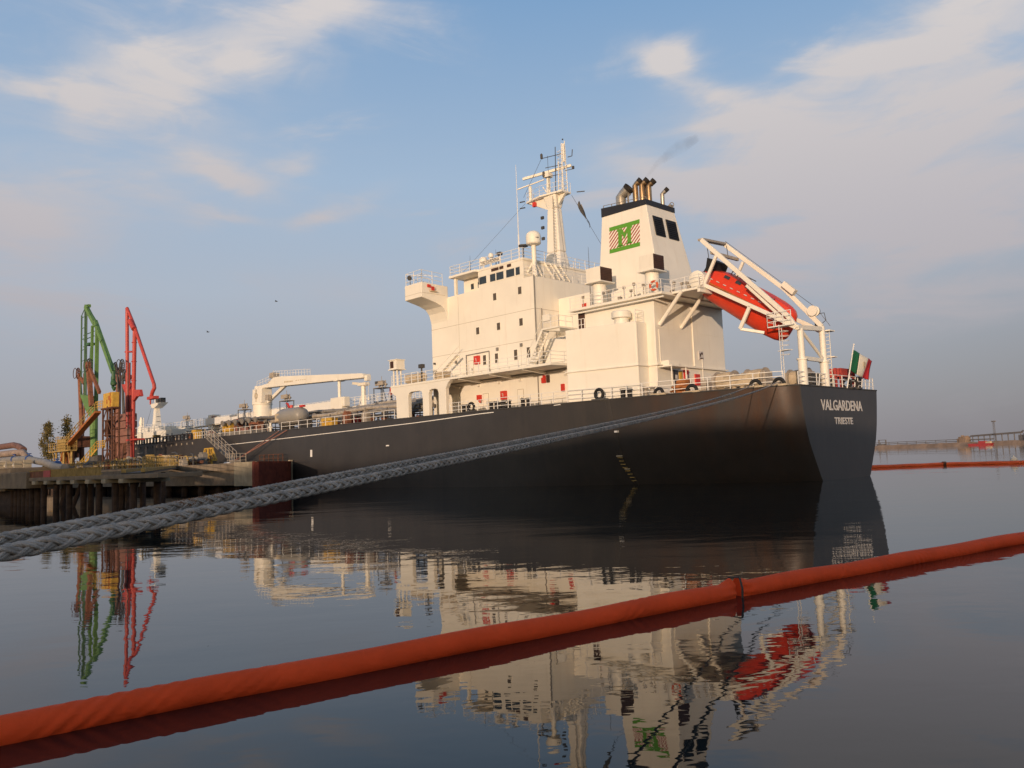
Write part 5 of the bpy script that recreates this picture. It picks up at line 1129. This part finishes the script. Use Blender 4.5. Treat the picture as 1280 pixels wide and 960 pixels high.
m = MB(); m.rail([(106.5,21.7,12.4),(121.5,21.7,7.4)],1.1,1.6,2,0.06); m.build('stair_rail','yellow_worn',ysr)
yt = ship_thing('service_trestle', 'yellow latticed service trestle on the jetty below the trees', 'trestle', (122,21.5,3.3))
m = MB(); m.box(117.5,127.5,20.8,22.2,6.6,6.8); m.rail([(117.5,22.2,6.8),(127.5,22.2,6.8)],1.3,1.1,3,0.05); m.rail([(117.5,20.8,6.8),(127.5,20.8,6.8)],2.0,0.9,3,0.05); m.box(120,124,21,21.8,6.8,8.6); m.rail([(119,21.5,8.0),(126,21.5,8.2)],1.0,0.8,2,0.05)
for u in (118,122,126): m.bar((u,21.4,3.3),(u,21.4,6.7),0.2,6); m.bar((u,21.4,3.4),(u+2,21.4,6.8),0.1,5)
m.build('trestle_frame','yellow_worn',yt)
yg = ship_thing('winch_frame', 'small yellow pyramid frame standing on the jetty beside the gangway', 'frame', (79.5,16,3.3))
m = MB()
for a,b_ in (((77.2,16),(78.4,16)),((81.8,16),(80.6,16)),((78.6,16.6),(79.0,16.3)),((80.4,16.6),(80.0,16.3)),((79.5,15.2),(79.5,15.8))):
    m.beam((a[0],a[1],3.9),(b_[0],b_[1],5.5),0.16,0.16)
m.beam((77.2,16,3.95),(81.8,16,3.95),0.2,0.25); m.beam((78.3,16,5.5),(80.7,16,5.5),0.2,0.2); m.beam((77.8,16,4.7),(81.2,16,4.7),0.14,0.14); m.bar((78.6,16,3.3),(79.0,16,4.0),0.2,6); m.bar((80.4,16,3.3),(80.0,16,4.0),0.2,6)
for k in range(5): m.bar((78.2+k*0.6,16,4.0),(78.5+k*0.5,16,5.4),0.05,4)
m.build('frame','yellow_paint',yg)
m = MB(); m.box(75.2,76.9,16.5,17.3,3.3,3.75); m.build('dinghy_cover','letter_white',yg) if False else None
# jetty deck pipework, boxes, bollards
r2 = random.Random(11)
jm = ['yellow_worn','grey_pipe','winch_grey','rust_brown','dark_steel','yellow_worn','tan_canvas']
for k in range(5):
    m = MB(); v = 21.6-k*0.75; z = 3.7+0.25*(k%3); m.tube([(74,v,z),(92,v,z),(94,v,z+0.4),(112,v,z+0.4),(128,v,z+0.2)],0.16+0.03*(k%2),7); m.build('jetty_pipe',jm[k],jt,smooth=50)
for k in range(120):
    u = r2.uniform(72,128); v = r2.uniform(16,22) if k < 40 else r2.uniform(20.2,22.2); h_ = r2.uniform(0.4,1.5); w_ = r2.uniform(0.2,0.9); m = MB()
    if k % 3 == 0: m.box(u-w_,u+w_,v-0.3,v+0.3,3.3,3.3+h_); m.box(u-w_*0.6,u+w_*0.5,v-0.32,v+0.34,3.3+h_,3.5+h_); nm='jetty_cabinet'
    elif k % 3 == 1: m.tube([(u,v,3.3),(u,v,3.3+h_),(u+w_,v,3.5+h_),(u+w_*2,v,3.5+h_)],0.12,7); m.lathe((u,v,3.3+h_*0.6),(0,0,1),[(0.25,0),(0.25,0.14)],9); nm='riser_pipe'
    else: m.rail([(u-1.2,v,3.3),(u+1.2,v,3.3)],1.15,0.8,3,0.045); nm='barrier'
    m.build(nm,jm[k%7],jt)
m = MB(); m.lathe((107.5,21.0,3.3),(0,0,1),[(1.9,0),(1.9,0.9),(1.2,1.4),(1.0,2.3)],14); m.build('pump_base','dark_steel',jt)
m = MB(); m.beam((112,21.9,3.6),(104.5,21.9,6.5),0.15,0.3); m.rail([(112,22,3.6),(104.5,22,6.5)],1.1,1.1,2,0.06); m.rail([(104.5,22,6.5),(101,22,6.5)],1.1,1.0,3,0.06); m.build('yellow_steps','yellow_paint',jt)
m = MB(); m.lathe((75.8,15.2,3.3),(1,0,0),[(0.05,-0.9),(0.3,-0.6),(0.34,0.5),(0.05,0.9)],10); m.build('white_fender','letter_white',jt)
# pipes on the causeway at the left
mat('old_pipe',(0.30,0.22,0.17),0.7,var=0.3,scale=1.5)
mat('old_red_pipe',(0.17,0.085,0.065),0.8,var=0.3,scale=1.5)
pr = ship_thing('shore_pipework', 'group of large shore pipes with blue valves on the causeway block', 'pipes', (72,42,3.5))
for nm, pts, r_, m_ in (('product_pipe',[(112,40.0,6.2),(76,40.0,6.2),(74,40.0,6.0),(72,40.0,5.55)],0.34,'old_red_pipe'),('product_pipe',[(112,40.2,5.35),(76,40.2,5.3),(71.5,40.2,5.25),(70.5,40.2,4.9),(70.5,40.2,3.5)],0.36,'old_pipe'),
    ('product_pipe',[(112,40.6,4.6),(74,40.6,4.55),(68,40.6,4.45),(62,40.6,3.95),(56.5,41.2,3.4),(54,41.2,3.3)],0.36,'grey_pipe'),('product_pipe',[(112,41.3,4.0),(68,41.3,3.9)],0.14,'cream_clean')):
    m = MB(); m.tube(pts,r_,12); m.build(nm,m_,pr,smooth=50)
for u,z in ((73.0,4.85),(67.6,4.75),(58.5,3.95)):
    m = MB(); m.lathe((u,40.6,z-0.4),(0,0,1),[(0.18,0),(0.18,0.3),(0.08,0.36),(0.08,0.6)],10); m.torus((u,40.6,z+0.25),(0,0,1),0.2,0.04,12,4); m.lathe((u-0.3,40.6,z-0.3),(1,0,0),[(0.40,0),(0.40,0.07),(0.36,0.08),(0.36,0.3),(0.40,0.31),(0.40,0.38)],12); m.build('valve','blue_valve',pr)
m = MB()
for k in range(14): m.box(64+k*3.3,64.3+k*3.3,42,41.3,3.5,4.3)
m.build('pipe_support','concrete_pale',pr)
m = MB(); m.rail([(110,44,3.5),(62,44,3.5)],0.7,3.0,1,0.06); m.build('kerb_rail','winch_grey',pr)
tk2 = ship_thing('storage_box', 'pale yellow ribbed box standing on the causeway at the left edge', 'box', (82,43.4,3.5))
m = MB(); m.box(80,86,43,43.9,3.55,4.6)
for k in range(8): m.box(80.1+k*0.75,80.35+k*0.75,43.9,43.95,3.6,4.55)
m.build('ribbed_box','yellow_worn',tk2)
# far bank with two trees
far = MB(); far.add([(-420,150,-1),(-70,150,-1),(-66,175,-1),(-80,330,-1),(-420,400,-1),(-420,152,2.0),(-74,152,2.0),(-71,176,2.4),(-84,326,2.6),(-420,396,2.6)],[(5,6,7,8,9),(0,1,6,5),(1,2,7,6),(2,3,8,7),(3,4,9,8),(4,0,5,9)])
mat('bank_earth',(0.16,0.13,0.08),0.95,var=0.4,scale=0.2); structure(far.build('far_bank','bank_earth'))
def leaf_mat(name, c1, c2):
    m_ = bpy.data.materials.new(name); m_.use_nodes = True; N, L = m_.node_tree.nodes, m_.node_tree.links
    g_ = N.new('ShaderNodeNewGeometry'); r_ = N.new('ShaderNodeValToRGB'); r_.color_ramp.elements[0].color = (*c1,1); r_.color_ramp.elements[1].color = (*c2,1)
    L.new(g_.outputs['Random Per Island'], r_.inputs[0]); L.new(r_.outputs[0], N['Principled BSDF'].inputs['Base Color']); N['Principled BSDF'].inputs['Roughness'].default_value = 0.8
    MATS[name] = m_
leaf_mat('autumn_leaf',(0.085,0.080,0.022),(0.21,0.145,0.04))
def tree(x, y, zb, h_, w_, label, seed):
    q = random.Random(seed); t_ = thing('tree', label, 'tree', (x,y,zb), 'trees on the far bank')
    m = MB(); m.tube([(x,y,zb-0.3),(x+0.1,y,zb+h_*0.4),(x,y,zb+h_*0.92)],[0.28,0.18,0.05],8)
    for k in range(14):
        a = q.uniform(0,6.28); z = zb+h_*q.uniform(0.2,0.75); l = w_*0.6*(1-(z-zb)/h_); m.bar((x,y,z),(x+l*math.cos(a),y+l*math.sin(a),z+l*1.1),0.06,5,0.02)
    m.build('trunk','trunk',t_)
    c = MB()
    for k in range(75):
        f = q.random()**0.8; z = zb+h_*(0.12+0.86*f); rad = w_*(math.sin(math.pi*min(1,(0.16+0.86*f)))**0.8)*0.95*q.uniform(0.45,1.0); a = q.uniform(0,6.28)
        cx, cy = x+rad*math.cos(a), y+rad*math.sin(a); s_ = q.uniform(0.35,0.75)
        for j in range(34):
            p = Vector((cx+q.gauss(0,s_*0.55),cy+q.gauss(0,s_*0.55),z+q.gauss(0,s_*0.75))); d1 = Vector((q.gauss(0,1),q.gauss(0,1),q.gauss(0,1))).normalized()*q.uniform(0.10,0.22); d2 = d1.orthogonal().normalized()*q.uniform(0.06,0.13)
            c.quad(p-d1,p+d2,p+d1,p-d2)
    c.build('crown','autumn_leaf',t_)
tree(-86.0,153.5,2.0,10.4,1.55,'shorter bushy autumn tree standing left of its taller neighbour on the far bank',3)
tree(-84.6,157.5,2.1,11.4,1.3,'taller narrow autumn tree standing right of its bushy neighbour on the far bank',5)
# ================================================================== BREAKWATER
BW0 = Vector((300,687,0)); BWD = Vector((38,-133,0)).normalized(); bw_rot = math.atan2(BWD.y,BWD.x)
def bw_thing(name, label, cat, s_=0, group=None):
    o = bpy.data.objects.new(name, None); col.objects.link(o); o.location = BW0+BWD*s_; o.rotation_euler = (0,0,bw_rot); ORG[o.name] = Vector((s_,0,0)); return tag(o,label,cat,group)
mat('breakwater_stone',(0.25,0.175,0.125),0.95,var=0.35,scale=0.12,streak=0.3,stain=(0.15,0.10,0.07))
mat('haze_steel',(0.13,0.12,0.12),0.8,var=0.2,scale=0.2); mat('distant_red',(0.42,0.05,0.05),0.7)
bwo = bw_thing('breakwater','long low stone breakwater across the harbour behind the stern','breakwater')
m = MB(); q = random.Random(4); prof = [(-9,-1),(-6,1.9),(-4.5,2.3),(5,2.3),(8,-1)]
n_ = 120
for i in range(n_+1):
    s_ = -260+i*560/n_
    for j,(yy,zz) in enumerate(prof): m.v.append(Vector((s_,-yy + (q.uniform(-.5,.5) if j in (1,2) else 0),zz+(q.uniform(-.35,.35) if zz > 0 else 0))))
for i in range(n_):
    for j in range(4): m.f.append([i*5+j,i*5+j+1,(i+1)*5+j+1,(i+1)*5+j])
m.build('stone_bank','breakwater_stone',bwo)
pp = bw_thing('pipe_trestle','dark pipe trestle running along the breakwater','trestle',0)
m = MB(); m.beam((-60,1,4.6),(80,1,4.6),0.8,0.45)
for k in range(14): m.box(-60+k*10,-59.7+k*10,0.8,1.2,2.0,4.5)
m.beam((-60,3,3.4),(80,3,3.3),0.5,0.5); m.build('trestle_beam','haze_steel',pp)
m = MB(); m.box(-2,4,-1,3,2.3,3.5); 
for u in (-1,7): m.box(u,u+0.4,0,1,2.3,6.6)
m.box(-1.2,7.5,0,1,6.5,6.9); m.build('gantry','haze_steel',pp)
bd = bw_thing('pump_house','small concrete pump house standing on the breakwater','building',86)
m = MB(); m.box(85,91,-2,3,2.2,6.4); m.box(82.5,85,-1,2,2.2,5.2); m.box(85.4,86.6,0,2,6.4,7.4); m.box(89,90.6,0,2,6.4,7.0); m.build('wall','breakwater_stone',bd); m = MB(); m.box(86.5,88.5,3.0,3.1,2.5,6.4); m.box(89.4,90.6,3.0,3.1,4,6); m.build('opening','haze_steel',bd)
cv_ = bw_thing('conveyor_bridge','long dark covered bridge at the right end of the breakwater','bridge',100)
m = MB(); m.beam((94,1,6.6),(136,1,7.6),2,1.2); m.beam((94,1,4.0),(112,1,4.0),2,0.8)
for k in range(9): m.bar((95+k*5,1,2.2),(95+k*5,1,6.7),0.35,6)
m.build('bridge_deck','haze_steel',cv_)
m = MB(); m.box(134,139,0,3,2.2,6.0); m.tube([(135,1,7.4),(137,1,8.6),(139,1,8.2),(140.5,1,6.5),(141,1,4)],0.5,7); m.box(139,150,-1,3,2.2,7.0); m.build('loading_house','haze_steel',cv_)
lmx = bw_thing('lattice_mast','thin lattice mast rising behind the red boat on the breakwater','mast',116)
m = MB()
for dx,dy in ((-.5,-.5),(.5,-.5),(.5,.5),(-.5,.5)): m.bar((116+dx,-1+dy,2.2),(116+dx*0.7,-1+dy*0.7,16),0.11,4)
for k in range(11): m.bar((115.5,-1,2.6+k*1.2),(116.5,-1,3.6+k*1.2),0.08,4)
m.box(114.8,117.2,-1.8,-0.2,15.6,16.4); m.build('mast_frame','haze_steel',lmx)
rb = bw_thing('red_boat','red work boat moored in front of the breakwater below the lattice mast','boat',115)
m = MB(); m.prism([(106,1.2),(126,1.2),(124.5,-0.2),(107.5,-0.2)],'y',-15,-12); m.build('boat_hull','distant_red',rb); m = MB(); m.box(115,120.5,-14.5,-12.6,1.2,2.8); m.build('deck_house','distant_red',rb); m = MB(); m.box(121,124.5,-14.5,-12.6,1.2,2.4); m.build('pale_cabin','tan_canvas',rb)
# ================================================================== FLOATING BOOMS
def smooth_path(P, k=24):
    P = [Vector(p) for p in P]; out = []
    for i in range(len(P)-1):
        p0, p1, p2, p3 = P[max(i-1,0)], P[i], P[i+1], P[min(i+2,len(P)-1)]
        for j in range(k):
            t_ = j/k; out.append(0.5*((2*p1)+(p2-p0)*t_+(2*p0-5*p1+4*p2-p3)*t_*t_+(3*p1-p0-3*p2+p3)*t_**3))
    return out+[P[-1]]
def boom_material():
    m_ = mat('boom_fabric',(0.95,0.10,0.024),0.75,var=0.10,scale=1.5,spec=0.15)
    N, L = m_.node_tree.nodes, m_.node_tree.links; bs = N['Principled BSDF']
    t_ = N.new('ShaderNodeTexCoord'); mp = N.new('ShaderNodeMapping'); mp.inputs['Rotation'].default_value = (0.5,0.3,0.9); mp.inputs['Scale'].default_value = (1,0.25,1)
    L.new(t_.outputs['Object'],mp.inputs[0]); n = N.new('ShaderNodeTexNoise'); n.inputs['Scale'].default_value = 9; n.inputs['Detail'].default_value = 4; n.inputs['Distortion'].default_value = 0.5; L.new(mp.outputs[0],n.inputs['Vector'])
    b = N.new('ShaderNodeBump'); b.inputs['Strength'].default_value = 0.6; b.inputs['Distance'].default_value = 0.03; L.new(n.outputs[0],b.inputs['Height']); L.new(b.outputs[0],bs.inputs['Normal'])
boom_material(); mat('boom_fabric_far',(0.88,0.13,0.03),0.6,var=0.1)
def boom(name, label, group, pts, r, step, m_, ends=(0,0), seed=1, n=28, zc=0.1, extra=()):
    o = thing(name, label, 'oil boom', (pts[0][0],pts[0][1],0), group); q = random.Random(seed)
    P = smooth_path([(x,y,zc) for x,y in pts],40); d_ = [0]
    for a,b_ in zip(P,P[1:]): d_.append(d_[-1]+(b_-a).length)
    Lg = d_[-1]; N_ = int(Lg/step); m = MB(); folds = [(q.uniform(0,Lg),q.uniform(0.15,0.5),q.uniform(26,40),q.uniform(0,6),-1 if q.random() < 0.8 else 1,q.choice((5,6,7,8)),q.uniform(0.5,1.0),q.uniform(-0.5,1.2)) for _ in range(int(Lg*0.55))]
    j = 0; folds += [(x_,0.33,30,0.3,-1,6,1.0,0.6) for x_ in extra]
    for i in range(N_+1):
        s_ = Lg*i/N_
        while j < len(d_)-2 and d_[j+1] < s_: j += 1
        t_ = (s_-d_[j])/max(1e-6,d_[j+1]-d_[j]); c = P[j].lerp(P[j+1],t_); T = (P[j+1]-P[j]).normalized(); sd = Vector((T.y,-T.x,0)); c.z += 0.012*math.sin(s_*1.7+seed)
        e0, e1 = s_, Lg-s_; rr = r*(1+0.02*math.sin(s_*2.1+seed))
        fl = 0
        if ends[0] and e0 < 0.5: fl = (0.5-e0)/0.5
        if ends[1] and e1 < 0.5: fl = max(fl,(0.5-e1)/0.5)
        for k in range(n):
            a = 2*math.pi*k/n; w = 0
            for f0,fw,ff,ph,sg,mu_,am,ac in folds:
                a_ = a if a < 4.7 else a-6.283; ds = s_-f0-0.16*(a_-0.8)
                if abs(ds) < fw*1.6:
                    w -= math.exp(-(ds/fw)**2)*(0.55+0.45*math.cos(a-ac))*0.075*am*abs(math.sin(0.5*(ff*s_+sg*a*mu_+ph)))**2
            if fl: w += fl*(0.05*math.sin(7*a+2)-0.04)+max(0,fl-0.45)*1.1*max(0,math.sin(a))**3-max(0,fl-0.5)*0.5*max(0,math.cos(a-0.4))
            m.v.append(c + sd*math.cos(a)*rr*(1+w) + Vector((0,0,1))*math.sin(a)*rr*(1+w))
    for i in range(N_):
        for k in range(n): m.f.append([i*n+k,i*n+(k+1)%n,(i+1)*n+(k+1)%n,(i+1)*n+k])
    m.f.append(list(range(n))); m.f.append(list(range(N_*n,(N_+1)*n)))
    m.build('float_tube',m_,o,smooth=70); return o
BP = [(-7.6,6.6),(-5.03,8.17),(-3.18,9.57),(-0.05,11.82),(3.70,14.62),(4.4,15.14)]
JX, JY = 3.70, 14.62
gB = 'foreground boom segments'
b1 = boom('oil_boom','long near segment of the wrinkled orange oil boom, left of the black strap','orange oil boom across the foreground',[(-9.0,5.25),(-7.3,6.55),(-5.0,8.2),(-3.18,9.57),(-0.05,11.82),(3.62,14.56)],0.158,0.03,'boom_fabric',(0,1),3,64,extra=(5.60,5.95,13.4))
b2 = boom('oil_boom','nearer orange oil boom segment running off to the right of the black strap','orange oil boom across the foreground',[(3.78,14.68),(6.9,16.85),(11.9,20.35),(18.5,25.0)],0.158,0.035,'boom_fabric',(1,0),5,56)
m = MB(); T = Vector((0.8,0.6,0)).normalized(); sd = Vector((T.y,-T.x,0)); c = Vector((3.70,14.62,0.1))
m.beam(c+sd*0.12+Vector((0,0,0.24)),c+sd*0.165+Vector((0,0,0.06)),0.028,0.03); m.beam(c+sd*0.165+Vector((0,0,0.06)),c+sd*0.15+Vector((0,0,-0.25)),0.028,0.03); m.beam(c+sd*0.12+Vector((0,0,0.24)),c-sd*0.12+Vector((0,0,0.22)),0.025,0.025); m.beam(c-sd*0.12+Vector((0,0,0.22)),c-sd*0.12+Vector((0,0,-0.2)),0.035,0.04); m.build('joint_strap','dark_steel',b1)
f1 = boom('oil_boom','distant orange boom segment beside the stern, left of its dark coupling','orange oil boom across the foreground',[(30,97),(40.2,94.2),(48.2,94.5)],0.22,0.5,'boom_fabric_far',(0,0),2,10)
f2 = boom('oil_boom','distant orange boom segment running right of the dark coupling far out','orange oil boom across the foreground',[(48.5,94.5),(53.9,89.6),(64,84)],0.22,0.5,'boom_fabric_far',(0,0),6,10)
m = MB(); m.lathe((48.2,94.5,0.12),(1,0,0),[(0.30,0),(0.30,0.35)],10); m.build('coupling','rust_dark',f1)
by = thing('buoy','pale yellow ball buoy floating behind the distant boom at the right','buoy',(53.9,90.5,0)); m = MB(); m.ball((53.9,90.5,0.35),0.40,14); m.lathe((53.9,90.5,0.7),(0,0,1),[(0.1,0),(0.1,0.12)],8); m.build('float','flag_white',by,smooth=60)
# ================================================================== MOORING ROPES
mat('hawser',(0.60,0.48,0.385),0.85,var=0.40,scale=9,bump=0.6,bscale=160)
mat('hawser_rust',(0.21,0.115,0.07),0.9,var=0.3,scale=12,bump=0.6,bscale=160)
def hawser(label, p0, p1, sag, R_, pitch, tmin):
    o = thing('mooring_rope', label, 'rope', tuple(p0), 'mooring ropes to the stern'); p0, p1 = Vector(p0), Vector(p1); L_ = (p1-p0).length
    d_ = (p1-p0).normalized(); sd = d_.cross(Vector((0,0,1))).normalized(); up = sd.cross(d_)
    for half in (0,1):
        m = MB()
        for cw in (1,-1):
            for k in range(4):
                pts = []; pts2 = []; s_ = tmin*L_
                while s_ < L_:
                    near = s_ < L_*0.45; st_ = pitch/(18 if near else 7)
                    t_ = s_/L_; c = p0+(p1-p0)*t_ - Vector((0,0,sag*4*t_*(1-t_)))
                    a = cw*2*math.pi*s_/pitch+k*math.pi/2+(0.785 if cw<0 else 0); rad = R_*0.62*(1+0.34*math.cos(2*a*1.0+cw*1.57))
                    e_ = sd*math.cos(a)*1.12+up*math.sin(a); tn = -sd*math.sin(a)*1.12+up*math.cos(a); pts.append(c+e_*rad+tn*R_*0.20); pts2.append(c+e_*rad-tn*R_*0.20); s_ += st_
                if (k % 2) == half: m.tube(pts,R_*0.27,6,False); m.tube(pts2,R_*0.27,6,False)
        nm = 'rope_strand'; m.build(nm,'hawser',o,smooth=80)
    m = MB(); q = random.Random(int(pitch*1000))
    for k in range(1500):
        s_ = tmin*L_+(abs(q.gauss(0,1))*0.10)*L_; t_ = s_/L_; c = p0+(p1-p0)*t_-Vector((0,0,sag*4*t_*(1-t_))); a = q.uniform(0,6.28); e = sd*math.cos(a)+up*math.sin(a)
        f_ = c+e*R_*0.96; m.bar(f_,f_+e*q.uniform(0.002,0.007)+d_*q.gauss(0,0.007)+Vector((q.gauss(0,.002),q.gauss(0,.002),q.gauss(0,.002))),0.0006,3,0.0003,False)
    fo = m.build('loose_fibres','hawser',o); fo['kind'] = 'stuff'
    return o
E1 = SHIP_O+SHIP_A*2.9+SHIP_B*8.45+Vector((0,0,7.5)); E2 = SHIP_O+SHIP_A*1.25+SHIP_B*7.95+Vector((0,0,7.5))
ro1 = hawser('upper braided grey mooring rope stretching from the near quay to the ship stern',(-2.2776,3.7,2.237),E1,0.28,0.0285,0.385,-0.035)
hawser('lower thicker braided grey mooring rope hanging just below the upper one',(-1.9689,3.2,2.218),E2,0.24,0.0335,0.41,-0.035)
m = MB(); q = random.Random(21); P0 = Vector((-2.2776,3.7,2.237)); dd = E1-P0; sdv = dd.normalized().cross(Vector((0,0,1))).normalized(); upv = sdv.cross(dd.normalized())
for k in range(700):
    t_ = q.uniform(0.0172,0.0242); c = P0+dd*t_-Vector((0,0,0.28*4*t_*(1-t_))); a = q.uniform(-0.4,3.5); e = sdv*math.cos(a)+upv*math.sin(a)
    f_ = c+e*0.0285*q.uniform(0.92,1.12); d1 = Vector((q.gauss(0,1),q.gauss(0,1),q.gauss(0,1))).normalized()*q.uniform(0.002,0.007); d2 = d1.orthogonal().normalized()*q.uniform(0.0015,0.004)
    m.quad(f_-d1,f_+d2,f_+d1,f_-d2)
mat('dry_weed',(0.30,0.15,0.07),0.9,var=0.5,scale=40); wo2 = m.build('dry_weed','dry_weed',ro1); wo2['kind'] = 'stuff'
# ================================================================== WATER, SHORE
m = MB(); m.quad((-9000,-400,0),(9000,-400,0),(9000,12000,0),(-9000,12000,0)); structure(m.build('water','harbour_water'))
mat('quay_ground',(0.20,0.18,0.15),0.95,var=0.3,scale=0.3); mat('shade_bank_earth',(0.10,0.10,0.05),0.95,var=0.4,scale=0.1)
m = MB(); m.box(-300,300,-220,2.2,-2,0.85); structure(m.build('quay','quay_ground'))
m = MB(); q = random.Random(9); n_ = 60  # added unseen bank behind the camera, crest shaped to shade the low hull
for i in range(n_+1):
    x = -260+i*480/n_; h_ = interp(x,[-95,-75,-45,-20,40],[20.9,20.9,21.2,19.9,19.3])+0.25*math.sin(i*0.9)+0.2*math.sin(i*2.3+1)
    for y,z in ((-84,0.8),(-99,h_-1.0),(-104,h_),(-112,h_-0.6),(-135,0.8)): m.v.append(Vector((x,y,z)))
for i in range(n_):
    for j in range(4): m.f.append([i*5+j,i*5+j+1,(i+1)*5+j+1,(i+1)*5+j])
m.f += [[0,1,2,3,4],[n_*5+k for k in range(5)]]
structure(m.build('shade_bank','shade_bank_earth',smooth=60))
# ================================================================== SMOKE AND BIRDS
sm_ = bpy.data.materials.new('exhaust_haze'); sm_.use_nodes = True; N, L = sm_.node_tree.nodes, sm_.node_tree.links; N.remove(N['Principled BSDF'])
pv = N.new('ShaderNodeVolumePrincipled'); pv.inputs['Color'].default_value = (0.22,0.19,0.18,1); pv.inputs['Anisotropy'].default_value = 0.0
t_ = N.new('ShaderNodeTexCoord'); n = N.new('ShaderNodeTexNoise'); n.inputs['Scale'].default_value = 0.7; n.inputs['Detail'].default_value = 4; L.new(t_.outputs['Object'],n.inputs['Vector'])
r_ = N.new('ShaderNodeMapRange'); r_.inputs[1].default_value = 0.30; r_.inputs[2].default_value = 0.70; r_.inputs[3].default_value = 0.02; r_.inputs[4].default_value = 0.26; L.new(n.outputs[0],r_.inputs[0]); L.new(r_.outputs[0],pv.inputs['Density']); L.new(pv.outputs[0],N['Material Output'].inputs['Volume'])
MATS['exhaust_haze'] = sm_
m = MB(); m.tube([SHIP_O+SHIP_A*u+SHIP_B*1.2+Vector((0,0,z)) for u,z in ((16.9,28.9),(15.7,29.8),(14.2,30.4),(12.8,30.75),(11.0,31.0))],[0.12,0.3,0.5,0.7,0.35],10); so = m.build('exhaust_smoke','exhaust_haze',smooth=80); so['kind'] = 'stuff'; so['label'] = 'thin wisp of dark exhaust smoke drifting from the funnel'; so['category'] = 'smoke'
for (p,lab,s_) in (((-37.5,132.3,29.3),'tiny dark bird flying in the open sky, the higher of two',1.0),((-47.6,129.7,24.3),'tiny dark bird flying in the open sky, the lower of two',1.2)):
    b = thing('bird',lab,'bird',p); c = Vector(p); m = MB(); sp_ = 0.32*s_
    m.tube([c+Vector((-0.2,0,0)),c+Vector((-0.08,0,0.02)),c+Vector((0.1,0,0.02)),c+Vector((0.22,0,0.03)),c+Vector((0.27,0,0.02))],[0.02,0.06,0.06,0.04,0.01],7)
    for sd in (-1,1): m.add([c+Vector((0.08,0,0.03)),c+Vector((-0.08,0,0.03)),c+Vector((-0.08,sd*sp_,0.16)),c+Vector((-0.10,sd*sp_*2,0.06)),c+Vector((0.08,sd*sp_,0.17))],[(0,1,2,4),(2,3,4)])
    m.build('body','dark_steel',b)
